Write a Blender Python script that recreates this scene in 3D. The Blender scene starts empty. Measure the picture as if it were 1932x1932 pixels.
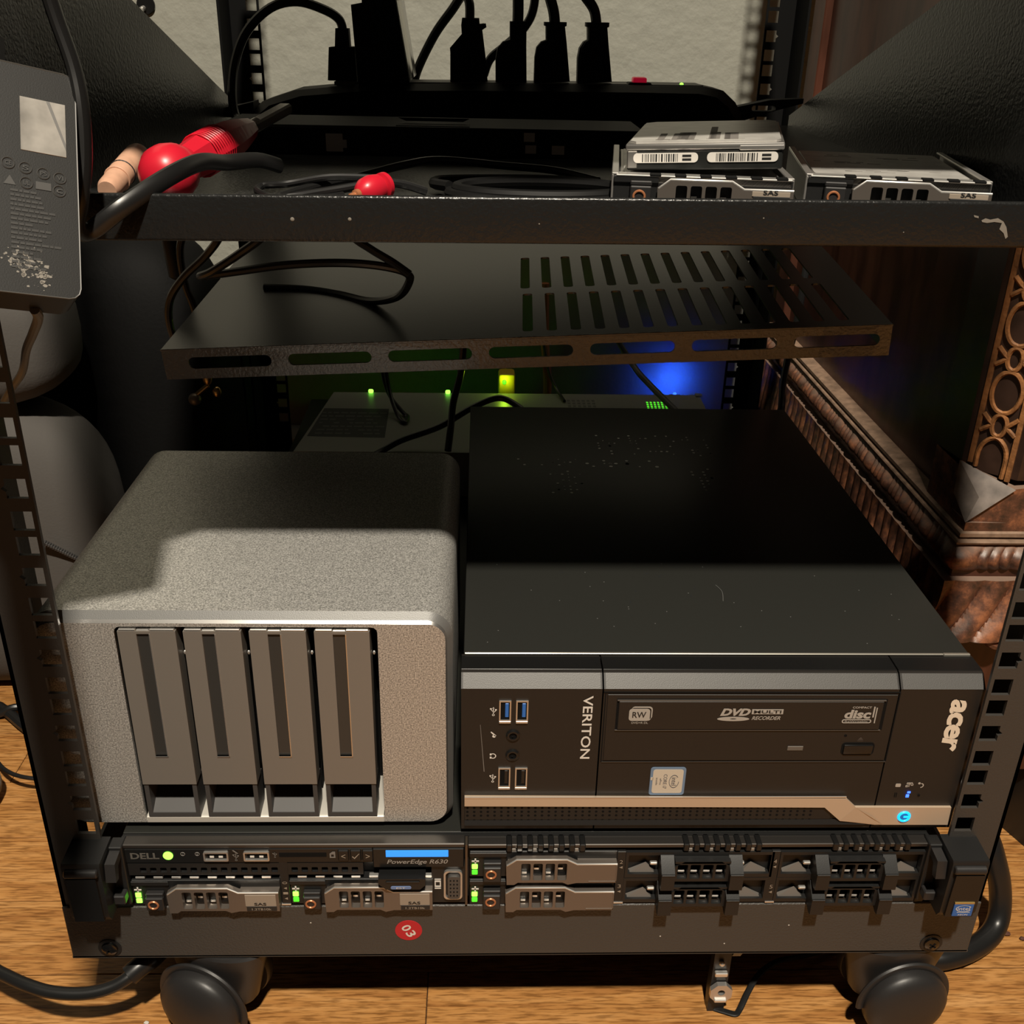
import bpy, bmesh, math, random
from mathutils import Vector, Matrix, Euler
from mathutils.geometry import tessellate_polygon
random.seed(7)
SC = bpy.context.scene
COL = SC.collection
mm = 0.001
FZ = 8.0            # floor height in the measuring frame (mm); everything is lowered by it
PI = math.pi

# ------------------------------------------------------------------ camera, world, lights, exposure
cam = bpy.data.cameras.new('camera'); camo = bpy.data.objects.new('camera', cam); COL.objects.link(camo)
cam.sensor_width = 36.0; cam.lens = 36.0*1956.98/1932.0
cam.clip_start = 0.01; cam.clip_end = 50
_r = Vector((0.99942351, -0.02673121, 0.02093063)); _u = Vector((-0.00719452, 0.43574674, 0.90004056)); _w = Vector((0.03317963, 0.89967229, -0.43530322))
M = Matrix(((_r.x, _u.x, -_w.x, -0.029568), (_r.y, _u.y, -_w.y, -0.420794), (_r.z, _u.z, -_w.z, 0.551713-FZ*mm), (0, 0, 0, 1)))
camo.matrix_world = M
SC.camera = camo
SC.view_settings.view_transform = 'Standard'; SC.view_settings.look = 'None'
SC.view_settings.gamma = 1.0; SC.view_settings.use_curve_mapping = False
SC.view_settings.exposure = 0.0
W = bpy.data.worlds.new('world'); SC.world = W; W.use_nodes = True
W.node_tree.nodes['Background'].inputs[0].default_value = (1.0, 0.93, 0.82, 1)
W.node_tree.nodes['Background'].inputs[1].default_value = 0.008

def lamp(name, kind, loc, energy, color, size, rot=None):
    d = bpy.data.lights.new(name, kind); d.energy = energy; d.color = color
    if kind == 'AREA': d.shape = 'DISK'; d.size = size
    else: d.shadow_soft_size = size
    o = bpy.data.objects.new(name, d); COL.objects.link(o); o.location = loc
    if rot: o.rotation_euler = rot
    return o
KEY = lamp('ceiling_lamp', 'POINT', (0.06, -1.12, 2.45), 345.0, (1.0, 0.90, 0.75), 0.055)
# ------------------------------------------------------------------ materials
def mat(name, col, rough=0.5, metal=0.0, spec=0.5, bump=None, var=None, emit=None, coat=0.0, speck=None, trans=0.0):
    m = bpy.data.materials.new(name); m.use_nodes = True
    nt = m.node_tree; n = nt.nodes; l = nt.links; b = n['Principled BSDF']
    b.inputs['Base Color'].default_value = (*col, 1); b.inputs['Roughness'].default_value = rough
    b.inputs['Metallic'].default_value = metal; b.inputs['Specular IOR Level'].default_value = spec
    b.inputs['Coat Weight'].default_value = coat
    b.inputs['Transmission Weight'].default_value = trans
    tc = n.new('ShaderNodeTexCoord')
    if var:
        nz = n.new('ShaderNodeTexNoise'); nz.inputs['Scale'].default_value = var[0]; nz.inputs['Detail'].default_value = 4
        l.new(tc.outputs['Object'], nz.inputs['Vector'])
        r = n.new('ShaderNodeValToRGB'); a = var[1]
        r.color_ramp.elements[0].position = 0.3; r.color_ramp.elements[1].position = 0.7
        r.color_ramp.elements[0].color = (*[c*(1-a) for c in col], 1); r.color_ramp.elements[1].color = (*[min(1, c*(1+a)) for c in col], 1)
        l.new(nz.outputs['Fac'], r.inputs['Fac']); l.new(r.outputs['Color'], b.inputs['Base Color'])
    if bump:
        nb = n.new('ShaderNodeTexNoise'); nb.inputs['Scale'].default_value = bump[0]; nb.inputs['Detail'].default_value = bump[3] if len(bump) > 3 else 2
        l.new(tc.outputs['Object'], nb.inputs['Vector'])
        bp = n.new('ShaderNodeBump'); bp.inputs['Strength'].default_value = bump[1]; bp.inputs['Distance'].default_value = bump[2]
        l.new(nb.outputs['Fac'], bp.inputs['Height']); l.new(bp.outputs['Normal'], b.inputs['Normal'])
    if emit:
        b.inputs['Emission Color'].default_value = (*emit[0], 1); b.inputs['Emission Strength'].default_value = emit[1]
    return m

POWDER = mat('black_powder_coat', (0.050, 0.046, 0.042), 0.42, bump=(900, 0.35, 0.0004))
REARSHADE = mat('shaded_powder_coat', (0.006, 0.006, 0.006), 0.8, spec=0.1)  # powder coat darkened for the rear posts; their shade is put into the colour
SLATE = mat('smooth_black_metal', (0.016, 0.0165, 0.0155), 0.30, spec=0.95, bump=(700, 0.10, 0.0003))
PEBBLE = mat('pebbled_black_paint', (0.075, 0.073, 0.070), 0.34, spec=1.0, coat=0.35, bump=(480, 0.6, 0.0011, 3))
MATTE = mat('matte_black_plastic', (0.005, 0.005, 0.005), 0.6, spec=0.25)
PANELC = mat('brown_black_powder_coat', (0.056, 0.052, 0.047), 0.45, bump=(750, 0.45, 0.0006))
HAMMER = mat('hammered_black_paint', (0.013, 0.0135, 0.0135), 0.30, spec=0.5, bump=(520, 0.4, 0.0008, 3))
BLACK = mat('black_plastic', (0.012, 0.012, 0.012), 0.45, bump=(1500, 0.1, 0.0002))
BLACKG = mat('glossy_black_plastic', (0.010, 0.010, 0.010), 0.22)
DARK = mat('dark_cavity', (0.004, 0.004, 0.004), 0.8, spec=0.2)
SATIN = mat('satin_black_paint', (0.021, 0.0215, 0.019), 0.38, spec=0.35, bump=(2500, 0.08, 0.0002))
BEZEL = mat('dark_brown_black_bezel', (0.0155, 0.0130, 0.0112), 0.5, bump=(2500, 0.12, 0.0002))
CHAMF = mat('grey_bezel_chamfer', (0.075, 0.073, 0.070), 0.45, metal=0.1, bump=(2500, 0.2, 0.0003))
CHAMP = mat('champagne_plastic', (0.62, 0.48, 0.35), 0.38, metal=0.3)
RUBBER = mat('black_rubber', (0.012, 0.012, 0.012), 0.34, spec=0.5)
CASTER = mat('caster_plastic', (0.022, 0.021, 0.021), 0.42, bump=(300, 0.12, 0.0003))
NASM = mat('grey_anodised_aluminium', (0.50, 0.49, 0.465), 0.42, metal=0.50, var=(1300, 0.6), bump=(2200, 0.2, 0.0003))
NASRIM = mat('bright_aluminium_rim', (0.75, 0.73, 0.70), 0.25, metal=0.9)
TRAYM = mat('brown_grey_tray_face', (0.25, 0.23, 0.205), 0.42, metal=0.35, bump=(2500, 0.12, 0.0002))
SLOTM = mat('tray_light_pipe', (0.040, 0.038, 0.035), 0.25)
LATCH = mat('dark_grey_plastic', (0.055, 0.053, 0.052), 0.5)
STEEL = mat('steel', (0.66, 0.64, 0.61), 0.28, metal=0.8)
BRIGHT = mat('bright_zinc', (0.86, 0.84, 0.80), 0.30, metal=0.8)
SILVERH = mat('carrier_handle_grey', (0.22, 0.19, 0.165), 0.38, metal=0.65)
LABELT = mat('tan_label', (0.34, 0.28, 0.22), 0.5)
WHITEP = mat('white_print', (0.78, 0.74, 0.68), 0.5)
GREYP = mat('grey_print', (0.20, 0.185, 0.17), 0.55)
DARKP = mat('dark_print', (0.02, 0.02, 0.02), 0.5)
ORANGE = mat('copper_orange', (0.55, 0.22, 0.10), 0.35, metal=0.4)
REDP = mat('red_plastic', (0.62, 0.013, 0.032), 0.35, coat=0.2)
REDS = mat('red_sticker', (0.55, 0.02, 0.03), 0.5)
BEIGE = mat('beige_plastic', (0.62, 0.36, 0.24), 0.45, var=(200, 0.1))
BRASS = mat('brass', (0.62, 0.40, 0.16), 0.28, metal=1.0)
LEDG = mat('green_led', (0.1, 0.5, 0.05), 0.4, emit=((0.25, 1.0, 0.06), 3.0))
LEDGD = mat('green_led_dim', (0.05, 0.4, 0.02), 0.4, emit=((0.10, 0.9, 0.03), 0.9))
LEDB = mat('blue_led', (0.05, 0.1, 0.6), 0.4, emit=((0.03, 0.12, 1.0), 3.0))
LEDC = mat('cyan_power_light', (0.02, 0.3, 0.5), 0.4, emit=((0.0, 0.42, 1.0), 1.6))
LCD = mat('blue_lcd', (0.02, 0.2, 0.6), 0.2, emit=((0.03, 0.28, 1.0), 0.95))
LEDR = mat('red_switch', (0.4, 0.01, 0.02), 0.3, emit=((0.8, 0.01, 0.05), 0.25))
BLUEP = mat('blue_print', (0.03, 0.13, 0.42), 0.45)
BLUEU = mat('blue_usb_tongue', (0.03, 0.16, 0.55), 0.4)
TAGB = mat('pale_blue_label', (0.16, 0.24, 0.45), 0.5)
FOIL = mat('silver_foil', (0.34, 0.32, 0.29), 0.36, metal=0.6, var=(60, 0.5))
PSUM = mat('grey_black_adapter', (0.012, 0.0118, 0.011), 0.5, spec=0.4, bump=(1800, 0.15, 0.0002))
SWGREY = mat('grey_metal_box', (0.30, 0.30, 0.27), 0.40, metal=0.3)
BAGG = mat('grey_fabric', (0.090, 0.083, 0.076), 0.85, bump=(500, 0.25, 0.0006))
BAGB = mat('black_leather', (0.004, 0.004, 0.004), 0.7, spec=0.15, bump=(300, 0.3, 0.0006))
KNIT = mat('light_knit', (0.25, 0.24, 0.215), 0.9, bump=(420, 0.5, 0.001))
YELL = mat('yellow_cable', (0.65, 0.45, 0.03), 0.45)
ORANGEC = mat('orange_cable', (0.30, 0.09, 0.02), 0.5)
CLEAR = mat('pale_side_plastic', (0.9, 0.89, 0.85), 0.15, trans=0.9)
DRIVETOP = mat('drive_top_label', (0.66, 0.64, 0.60), 0.30, metal=0.35, var=(90, 0.15))
CAST = mat('cast_aluminium', (0.58, 0.56, 0.53), 0.35, metal=0.9)
PCB = mat('black_circuit_side', (0.014, 0.015, 0.014), 0.4)
CRUMB = mat('brown_crumb', (0.10, 0.04, 0.025), 0.8)
DUST = mat('white_scuff', (0.6, 0.56, 0.5), 0.8)

def wall_mat():
    m = mat('painted_plaster', (0.33, 0.33, 0.285), 0.85, spec=0.2)
    nt = m.node_tree; n = nt.nodes; l = nt.links; b = n['Principled BSDF']
    tc = n.new('ShaderNodeTexCoord')
    a = n.new('ShaderNodeTexNoise'); a.inputs['Scale'].default_value = 110; a.inputs['Detail'].default_value = 5
    c = n.new('ShaderNodeTexVoronoi'); c.inputs['Scale'].default_value = 45; c.feature = 'SMOOTH_F1'
    l.new(tc.outputs['Object'], a.inputs['Vector']); l.new(tc.outputs['Object'], c.inputs['Vector'])
    ad = n.new('ShaderNodeMath'); ad.operation = 'ADD'
    l.new(a.outputs['Fac'], ad.inputs[0]); l.new(c.outputs['Distance'], ad.inputs[1])
    bp = n.new('ShaderNodeBump'); bp.inputs['Strength'].default_value = 0.45; bp.inputs['Distance'].default_value = 0.003
    l.new(ad.outputs[0], bp.inputs['Height']); l.new(bp.outputs['Normal'], b.inputs['Normal'])
    return m
WALL = wall_mat()

def wood_mat(name, c1, c2, c3, stretch=(3, 60, 60), rough=0.4, bumpd=0.0008, rnd=True, fine=4.0):
    m = bpy.data.materials.new(name); m.use_nodes = True
    nt = m.node_tree; n = nt.nodes; l = nt.links; b = n['Principled BSDF']; b.inputs['Roughness'].default_value = rough
    b.inputs['Specular IOR Level'].default_value = 0.4
    tc = n.new('ShaderNodeTexCoord'); oi = n.new('ShaderNodeObjectInfo')
    ad = n.new('ShaderNodeVectorMath'); ad.operation = 'ADD'
    sc = n.new('ShaderNodeVectorMath'); sc.operation = 'SCALE'; sc.inputs['Scale'].default_value = 17.0 if rnd else 0.0
    cb = n.new('ShaderNodeCombineXYZ'); l.new(oi.outputs['Random'], cb.inputs[0]); l.new(oi.outputs['Random'], cb.inputs[1])
    l.new(cb.outputs[0], sc.inputs[0]); l.new(tc.outputs['Object'], ad.inputs[0]); l.new(sc.outputs[0], ad.inputs[1])
    mp = n.new('ShaderNodeMapping'); mp.inputs['Scale'].default_value = stretch; l.new(ad.outputs[0], mp.inputs['Vector'])
    a = n.new('ShaderNodeTexNoise'); a.inputs['Scale'].default_value = 1.6; a.inputs['Detail'].default_value = 5; a.inputs['Distortion'].default_value = 0.8
    l.new(mp.outputs[0], a.inputs['Vector'])
    f = n.new('ShaderNodeTexNoise'); f.inputs['Scale'].default_value = fine; f.inputs['Detail'].default_value = 3
    l.new(mp.outputs[0], f.inputs['Vector'])
    r = n.new('ShaderNodeValToRGB'); e = r.color_ramp.elements
    e[0].position = 0.28; e[0].color = (*c1, 1); e[1].position = 0.72; e[1].color = (*c3, 1)
    k = r.color_ramp.elements.new(0.5); k.color = (*c2, 1)
    l.new(a.outputs['Fac'], r.inputs['Fac'])
    r2 = n.new('ShaderNodeValToRGB'); r2.color_ramp.elements[0].position = 0.38; r2.color_ramp.elements[1].position = 0.54
    r2.color_ramp.elements[0].color = (0.42, 0.37, 0.30, 1); r2.color_ramp.elements[1].color = (1, 1, 1, 1)
    l.new(f.outputs['Fac'], r2.inputs['Fac'])
    mx = n.new('ShaderNodeMix'); mx.data_type = 'RGBA'; mx.blend_type = 'MULTIPLY'; mx.inputs['Factor'].default_value = 0.8
    l.new(r.outputs['Color'], mx.inputs['A']); l.new(r2.outputs['Color'], mx.inputs['B'])
    hv = n.new('ShaderNodeHueSaturation')
    vr = n.new('ShaderNodeMapRange'); vr.inputs['To Min'].default_value = 0.85 if rnd else 1.0; vr.inputs['To Max'].default_value = 1.12 if rnd else 1.0
    l.new(oi.outputs['Random'], vr.inputs['Value']); l.new(vr.outputs[0], hv.inputs['Value'])
    l.new(mx.outputs['Result'], hv.inputs['Color']); l.new(hv.outputs['Color'], b.inputs['Base Color'])
    bp = n.new('ShaderNodeBump'); bp.inputs['Strength'].default_value = 0.3; bp.inputs['Distance'].default_value = bumpd
    l.new(f.outputs['Fac'], bp.inputs['Height']); l.new(bp.outputs['Normal'], b.inputs['Normal'])
    return m
OAK = wood_mat('oak_strip', (0.33, 0.135, 0.036), (0.48, 0.225, 0.066), (0.60, 0.31, 0.110), stretch=(9, 90, 90), fine=7.5)
MAHOG = wood_mat('dark_mahogany', (0.050, 0.020, 0.012), (0.085, 0.030, 0.018), (0.12, 0.045, 0.025), stretch=(12, 12, 3), rough=0.35, rnd=False)

def carved_mat():
    m = mat('worn_carved_wood', (0.15, 0.06, 0.03), 0.42, spec=0.5)
    nt = m.node_tree; n = nt.nodes; l = nt.links; b = n['Principled BSDF']; tc = n.new('ShaderNodeTexCoord')
    a = n.new('ShaderNodeTexNoise'); a.inputs['Scale'].default_value = 75; a.inputs['Detail'].default_value = 6; a.inputs['Roughness'].default_value = 0.7
    l.new(tc.outputs['Object'], a.inputs['Vector'])
    r = n.new('ShaderNodeValToRGB'); e = r.color_ramp.elements
    e[0].position = 0.36; e[0].color = (0.045, 0.026, 0.018, 1); e[1].position = 0.66; e[1].color = (0.36, 0.14, 0.065, 1)
    k = e.new(0.5); k.color = (0.13, 0.055, 0.033, 1)
    l.new(a.outputs['Fac'], r.inputs['Fac'])
    # dust on upward faces
    g = n.new('ShaderNodeNewGeometry'); sx = n.new('ShaderNodeSeparateXYZ'); l.new(g.outputs['Normal'], sx.inputs[0])
    mr = n.new('ShaderNodeMapRange'); mr.inputs['From Min'].default_value = 0.45; mr.inputs['From Max'].default_value = 1.0; mr.inputs['To Max'].default_value = 0.75
    l.new(sx.outputs['Z'], mr.inputs['Value'])
    mx = n.new('ShaderNodeMix'); mx.data_type = 'RGBA'; l.new(mr.outputs[0], mx.inputs['Factor'])
    l.new(r.outputs['Color'], mx.inputs['A']); mx.inputs['B'].default_value = (0.30, 0.21, 0.16, 1)
    l.new(mx.outputs['Result'], b.inputs['Base Color'])
    bp = n.new('ShaderNodeBump'); bp.inputs['Strength'].default_value = 0.3; bp.inputs['Distance'].default_value = 0.001
    l.new(a.outputs['Fac'], bp.inputs['Height']); l.new(bp.outputs['Normal'], b.inputs['Normal'])
    return m
CARVED = carved_mat()
FRET = mat('golden_brown_fretwork', (0.27, 0.115, 0.038), 0.6, var=(140, 0.45), bump=(260, 0.5, 0.0012))
LEDGE = mat('dusty_ledge_wood', (0.26, 0.17, 0.115), 0.65, var=(120, 0.35), bump=(200, 0.2, 0.0008))

# ------------------------------------------------------------------ mesh builder
class B:
    def __init__(s): s.v = []; s.f = []
    def add(s, vs, fs):
        o = len(s.v); s.v += [Vector(v) for v in vs]; s.f += [tuple(i+o for i in f) for f in fs]; return s
    def box(s, x0, x1, y0, y1, z0, z1, r=0, seg=1):
        if x0 > x1: x0, x1 = x1, x0
        if y0 > y1: y0, y1 = y1, y0
        if z0 > z1: z0, z1 = z1, z0
        if not r:
            return s.add([(x0, y0, z0), (x1, y0, z0), (x1, y1, z0), (x0, y1, z0), (x0, y0, z1), (x1, y0, z1), (x1, y1, z1), (x0, y1, z1)],
                         [(0, 3, 2, 1), (4, 5, 6, 7), (0, 1, 5, 4), (1, 2, 6, 5), (2, 3, 7, 6), (3, 0, 4, 7)])
        bm = bmesh.new(); bmesh.ops.create_cube(bm, size=1)
        for v in bm.verts: v.co = Vector(((x0+x1)/2+v.co.x*(x1-x0), (y0+y1)/2+v.co.y*(y1-y0), (z0+z1)/2+v.co.z*(z1-z0)))
        r = min(r, 0.49*min(x1-x0, y1-y0, z1-z0))
        bmesh.ops.bevel(bm, geom=bm.edges[:], offset=r, segments=seg, profile=0.5, affect='EDGES')
        return s.bm(bm)
    def bm(s, bm):
        bm.verts.index_update(); s.add([v.co.copy() for v in bm.verts], [[v.index for v in f.verts] for f in bm.faces]); bm.free(); return s
    def prism(s, pts, a, b, ax='y', holes=()):
        """polygon pts (2D) with holes, extruded from a to b along ax. ax y: pts=(x,z); x: pts=(y,z); z: pts=(x,y)"""
        def P(p, t): return (p[0], t, p[1]) if ax == 'y' else ((t, p[0], p[1]) if ax == 'x' else (p[0], p[1], t))
        loops = [list(pts)]+[list(h) for h in holes]
        flat = [p for lp in loops for p in lp]; n = len(flat)
        if holes:
            fm = bmesh.new(); fv = [fm.verts.new((p[0], p[1], 0)) for p in flat]; o = 0
            for lp in loops:
                for i in range(len(lp)): fm.edges.new((fv[o+i], fv[o+(i+1) % len(lp)]))
                o += len(lp)
            fm.verts.index_update()
            bmesh.ops.triangle_fill(fm, use_beauty=True, use_dissolve=False, edges=fm.edges[:], normal=(0, 0, 1))
            tri = [[v.index for v in f.verts] for f in fm.faces]; fm.free()
        else:
            tri = tessellate_polygon([[Vector((p[0], p[1], 0)) for p in pts]])
        vs = [P(p, a) for p in flat]+[P(p, b) for p in flat]; fs = [tuple(t) for t in tri]
        fs += [tuple(i+n for i in reversed(t)) for t in tri]
        o = 0
        for lp in loops:
            k = len(lp)
            for i in range(k):
                j = (i+1) % k; fs.append((o+i, o+j, o+j+n, o+i+n))
            o += k
        bm = bmesh.new(); bv = [bm.verts.new(v) for v in vs]
        for f in fs:
            try: bm.faces.new([bv[i] for i in f])
            except ValueError: pass
        bmesh.ops.recalc_face_normals(bm, faces=bm.faces[:])
        return s.bm(bm)
    def lathe(s, prof, o, ax, seg=20):
        """prof: (radius, height) list along ax vector from o"""
        a = Vector(ax).normalized(); t = Vector((0, 0, 1)) if abs(a.z) < 0.9 else Vector((1, 0, 0))
        u = a.cross(t).normalized(); w = a.cross(u); o = Vector(o); vs = []; fs = []
        for r, h in prof:
            for i in range(seg):
                an = 2*PI*i/seg; vs.append(o+a*h+(u*math.cos(an)+w*math.sin(an))*max(r, 1e-4))
        for k in range(len(prof)-1):
            for i in range(seg):
                j = (i+1) % seg; fs.append((k*seg+i, k*seg+j, (k+1)*seg+j, (k+1)*seg+i))
        fs.append(tuple(reversed(range(seg)))); fs.append(tuple((len(prof)-1)*seg+i for i in range(seg)))
        bm = bmesh.new(); bv = [bm.verts.new(v) for v in vs]
        for f in fs: bm.faces.new([bv[i] for i in f])
        bmesh.ops.recalc_face_normals(bm, faces=bm.faces[:])
        return s.bm(bm)
    def cyl(s, o, ax, r, h, seg=16, c=0):
        p = [(r, 0), (r, h)] if not c else [(r-c, 0), (r, c), (r, h-c), (r-c, h)]
        return s.lathe(p, o, ax, seg)
    def ring(s, o, ax, R, r, seg=24, k=6):
        a = Vector(ax).normalized(); t = Vector((0, 0, 1)) if abs(a.z) < 0.9 else Vector((1, 0, 0))
        u = a.cross(t).normalized(); w = a.cross(u); o = Vector(o); vs = []; fs = []
        for i in range(seg):
            an = 2*PI*i/seg; d = u*math.cos(an)+w*math.sin(an)
            for j in range(k):
                b = 2*PI*j/k; vs.append(o+d*(R+r*math.cos(b))+a*(r*math.sin(b)))
        for i in range(seg):
            for j in range(k):
                fs.append((i*k+j, ((i+1) % seg)*k+j, ((i+1) % seg)*k+(j+1) % k, i*k+(j+1) % k))
        return s.add(vs, fs)
    def tube(s, pts, r, seg=10, sub=6, flat=None):
        P = [Vector(p) for p in pts]; q = []
        for i in range(len(P)-1):
            p0 = P[max(i-1, 0)]; p1 = P[i]; p2 = P[i+1]; p3 = P[min(i+2, len(P)-1)]
            for k in range(sub):
                t = k/sub
                q.append(0.5*((2*p1)+(p2-p0)*t+(2*p0-5*p1+4*p2-p3)*t*t+(3*p1-p0-3*p2+p3)*t**3))
        q.append(P[-1]); n = None; vs = []; fs = []
        for i, p in enumerate(q):
            d = (q[min(i+1, len(q)-1)]-q[max(i-1, 0)]).normalized()
            if n is None:
                n = d.orthogonal().normalized() if not flat else (Vector(flat)-d*d.dot(Vector(flat))).normalized()
            n = (n-d*d.dot(n)).normalized(); b = d.cross(n)
            ra, rb = (r, r) if not isinstance(r, tuple) else r
            for j in range(seg):
                an = 2*PI*j/seg; vs.append(p+n*math.cos(an)*ra+b*math.sin(an)*rb)
        for i in range(len(q)-1):
            for j in range(seg):
                fs.append((i*seg+j, i*seg+(j+1) % seg, (i+1)*seg+(j+1) % seg, (i+1)*seg+j))
        fs.append(tuple(reversed(range(seg)))); fs.append(tuple((len(q)-1)*seg+j for j in range(seg)))
        bm = bmesh.new(); bv = [bm.verts.new(v) for v in vs]
        for f in fs: bm.faces.new([bv[i] for i in f])
        bmesh.ops.recalc_face_normals(bm, faces=bm.faces[:])
        return s.bm(bm)
    def ell(s, c, rx, ry, rz, seg=24, rings=14, pw=1.0):
        vs = []; fs = []
        def sg(x): return math.copysign(abs(x)**pw, x)
        for i in range(rings+1):
            th = PI*i/rings
            for j in range(seg):
                ph = 2*PI*j/seg
                vs.append((c[0]+rx*sg(math.sin(th))*sg(math.cos(ph)), c[1]+ry*sg(math.sin(th))*sg(math.sin(ph)), c[2]+rz*sg(math.cos(th))))
        for i in range(rings):
            for j in range(seg):
                fs.append((i*seg+j, (i+1)*seg+j, (i+1)*seg+(j+1) % seg, i*seg+(j+1) % seg))
        bm = bmesh.new(); bv = [bm.verts.new(v) for v in vs]
        for f in fs: bm.faces.new([bv[i] for i in f])
        bmesh.ops.remove_doubles(bm, verts=bm.verts[:], dist=1e-4); bmesh.ops.recalc_face_normals(bm, faces=bm.faces[:])
        return s.bm(bm)
    def xf(s, m): s.v = [m @ v for v in s.v]; return s
    def copy(s): b = B(); b.v = [v.copy() for v in s.v]; b.f = list(s.f); return b

def circ(cx, cy, r, n=16, ry=None, a0=0):
    return [(cx+r*math.cos(a0+2*PI*i/n), cy+(ry or r)*math.sin(a0+2*PI*i/n)) for i in range(n)]
def slot(x0, x1, y0, y1, r, n=5):
    p = []
    for cx, cy, a in ((x1-r, y1-r, 0), (x0+r, y1-r, PI/2), (x0+r, y0+r, PI), (x1-r, y0+r, 1.5*PI)):
        for i in range(n): p.append((cx+r*math.cos(a+PI/2*i/(n-1)), cy+r*math.sin(a+PI/2*i/(n-1))))
    return p
def rect(x0, x1, y0, y1): return [(x0, y0), (x1, y0), (x1, y1), (x0, y1)]

# ------------------------------------------------------------------ things and parts
class T:
    """a top-level thing: an Empty at its base; rot (radians) means its parts are built in local mm, otherwise in world mm"""
    def __init__(s, name, label, cat, loc, group=None, rot=None, kind=None):
        o = bpy.data.objects.new(name, None); COL.objects.link(o); o.empty_display_size = 0.02
        o.location = (loc[0]*mm, loc[1]*mm, (loc[2]-FZ)*mm)
        if rot is not None: o.rotation_euler = rot
        s.off = Vector((0, 0, 0)) if rot is not None else Vector(loc)
        if label: o['label'] = label
        if cat: o['category'] = cat
        if group: o['group'] = group
        if kind: o['kind'] = kind
        s.o = o
def mesh_of(name, b, off):
    me = bpy.data.meshes.new(name)
    me.from_pydata([((v-off)*mm)[:] for v in b.v], [], b.f); me.update()
    for p in me.polygons: p.use_smooth = True
    me.set_sharp_from_angle(angle=math.radians(32))
    return me
def part(th, name, b, m, parent=None, label=None, kind=None):
    me = mesh_of(name, b, th.off); me.materials.append(m)
    o = bpy.data.objects.new(name, me); COL.objects.link(o); o.parent = parent or th.o
    if label: o['label'] = label
    if kind: o['kind'] = kind
    return o
def single(name, label, cat, b, m, group=None, kind=None):
    """a thing that is one mesh; the origin at the middle of its base"""
    lo = [min(v[i] for v in b.v) for i in range(3)]; hi = [max(v[i] for v in b.v) for i in range(3)]
    off = Vector(((lo[0]+hi[0])/2, (lo[1]+hi[1])/2, lo[2]))
    me = mesh_of(name, b, off); me.materials.append(m)
    o = bpy.data.objects.new(name, me); COL.objects.link(o); o.location = ((off.x)*mm, off.y*mm, (off.z-FZ)*mm)
    if label: o['label'] = label
    if cat: o['category'] = cat
    if group: o['group'] = group
    if kind: o['kind'] = kind
    return o
def copytree(o, loc=None, rot=None):
    c = o.copy(); COL.objects.link(c)
    for ch in list(o.children):
        d = ch.copy(); COL.objects.link(d); d.parent = c
        for g in list(ch.children):
            e = g.copy(); COL.objects.link(e); e.parent = d
    return c

_tc = {}
def glyphs(s, shear=0.0, bold=0.0, space=1.0):
    key = (s, shear, bold, space)
    if key not in _tc:
        cu = bpy.data.curves.new('t', 'FONT'); cu.body = s; cu.size = 1; cu.shear = shear; cu.offset = bold; cu.resolution_u = 3; cu.space_character = space
        o = bpy.data.objects.new('t', cu); COL.objects.link(o)
        dg = bpy.context.evaluated_depsgraph_get(); me = bpy.data.meshes.new_from_object(o.evaluated_get(dg))
        vs = [(v.co.x, v.co.y) for v in me.vertices]; fs = [tuple(p.vertices) for p in me.polygons]
        bpy.data.objects.remove(o); bpy.data.curves.remove(cu); bpy.data.meshes.remove(me)
        xs = [v[0] for v in vs]; ys = [v[1] for v in vs]
        _tc[key] = (vs, fs, min(xs), max(xs), min(ys), max(ys))
    return _tc[key]
def word(b, s, cx, cz, w, h, y, turn=0.0, shear=0.0, bold=0.0, space=1.0, plane='y'):
    """flat lettering facing -Y at depth y (or facing +Z with plane z), fitted to w x h, turned clockwise by turn"""
    vs, fs, x0, x1, y0, y1 = glyphs(s, shear, bold, space)
    c, sn = math.cos(-turn), math.sin(-turn); out = []
    for vx, vy in vs:
        px = (vx-(x0+x1)/2)/max(x1-x0, 1e-6)*w; py = (vy-(y0+y1)/2)/max(y1-y0, 1e-6)*h
        X = px*c-py*sn; Z = px*sn+py*c
        out.append((cx+X, y, cz+Z) if plane == 'y' else (cx+X, cz+Z, y))
    # a hair of thickness keeps the print a solid sheet
    return b.add(out, fs)

#SETTING
# ================================================================== setting
fl = single('floor', None, None, B().box(-1600, 1600, -1900, 745, FZ-30, FZ-1.2), DARK, kind='structure')
rows = 0; y = 99.6-59.4*27
while y < 700:
    x = -1500-random.uniform(0, 600)
    while x < 1500:
        L = random.uniform(650, 1150)
        b = B().box(-L/2+0.25, L/2-0.25, -29.45, 29.45, -1.2, 0, 0.45)
        me = mesh_of('floor_board', b, Vector((0, 0, 0))); me.materials.append(OAK)
        o = bpy.data.objects.new('floor_board', me); COL.objects.link(o); o.parent = fl
        wl = fl.location
        o.location = ((x+L/2)*mm-wl.x, (y+29.7)*mm-wl.y, -wl.z); x += L
    y += 59.4
single('wall_back', None, None, B().box(-1600, 1600, 735, 800, FZ, 2600), WALL, kind='structure')
single('baseboard_back', None, None, B().prism([(735, FZ), (720, FZ), (720, FZ+85), (727, FZ+95), (735, FZ+97)], -1590, 1590, 'x'), mat('white_baseboard', (0.55, 0.53, 0.47), 0.5), kind='structure')

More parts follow.
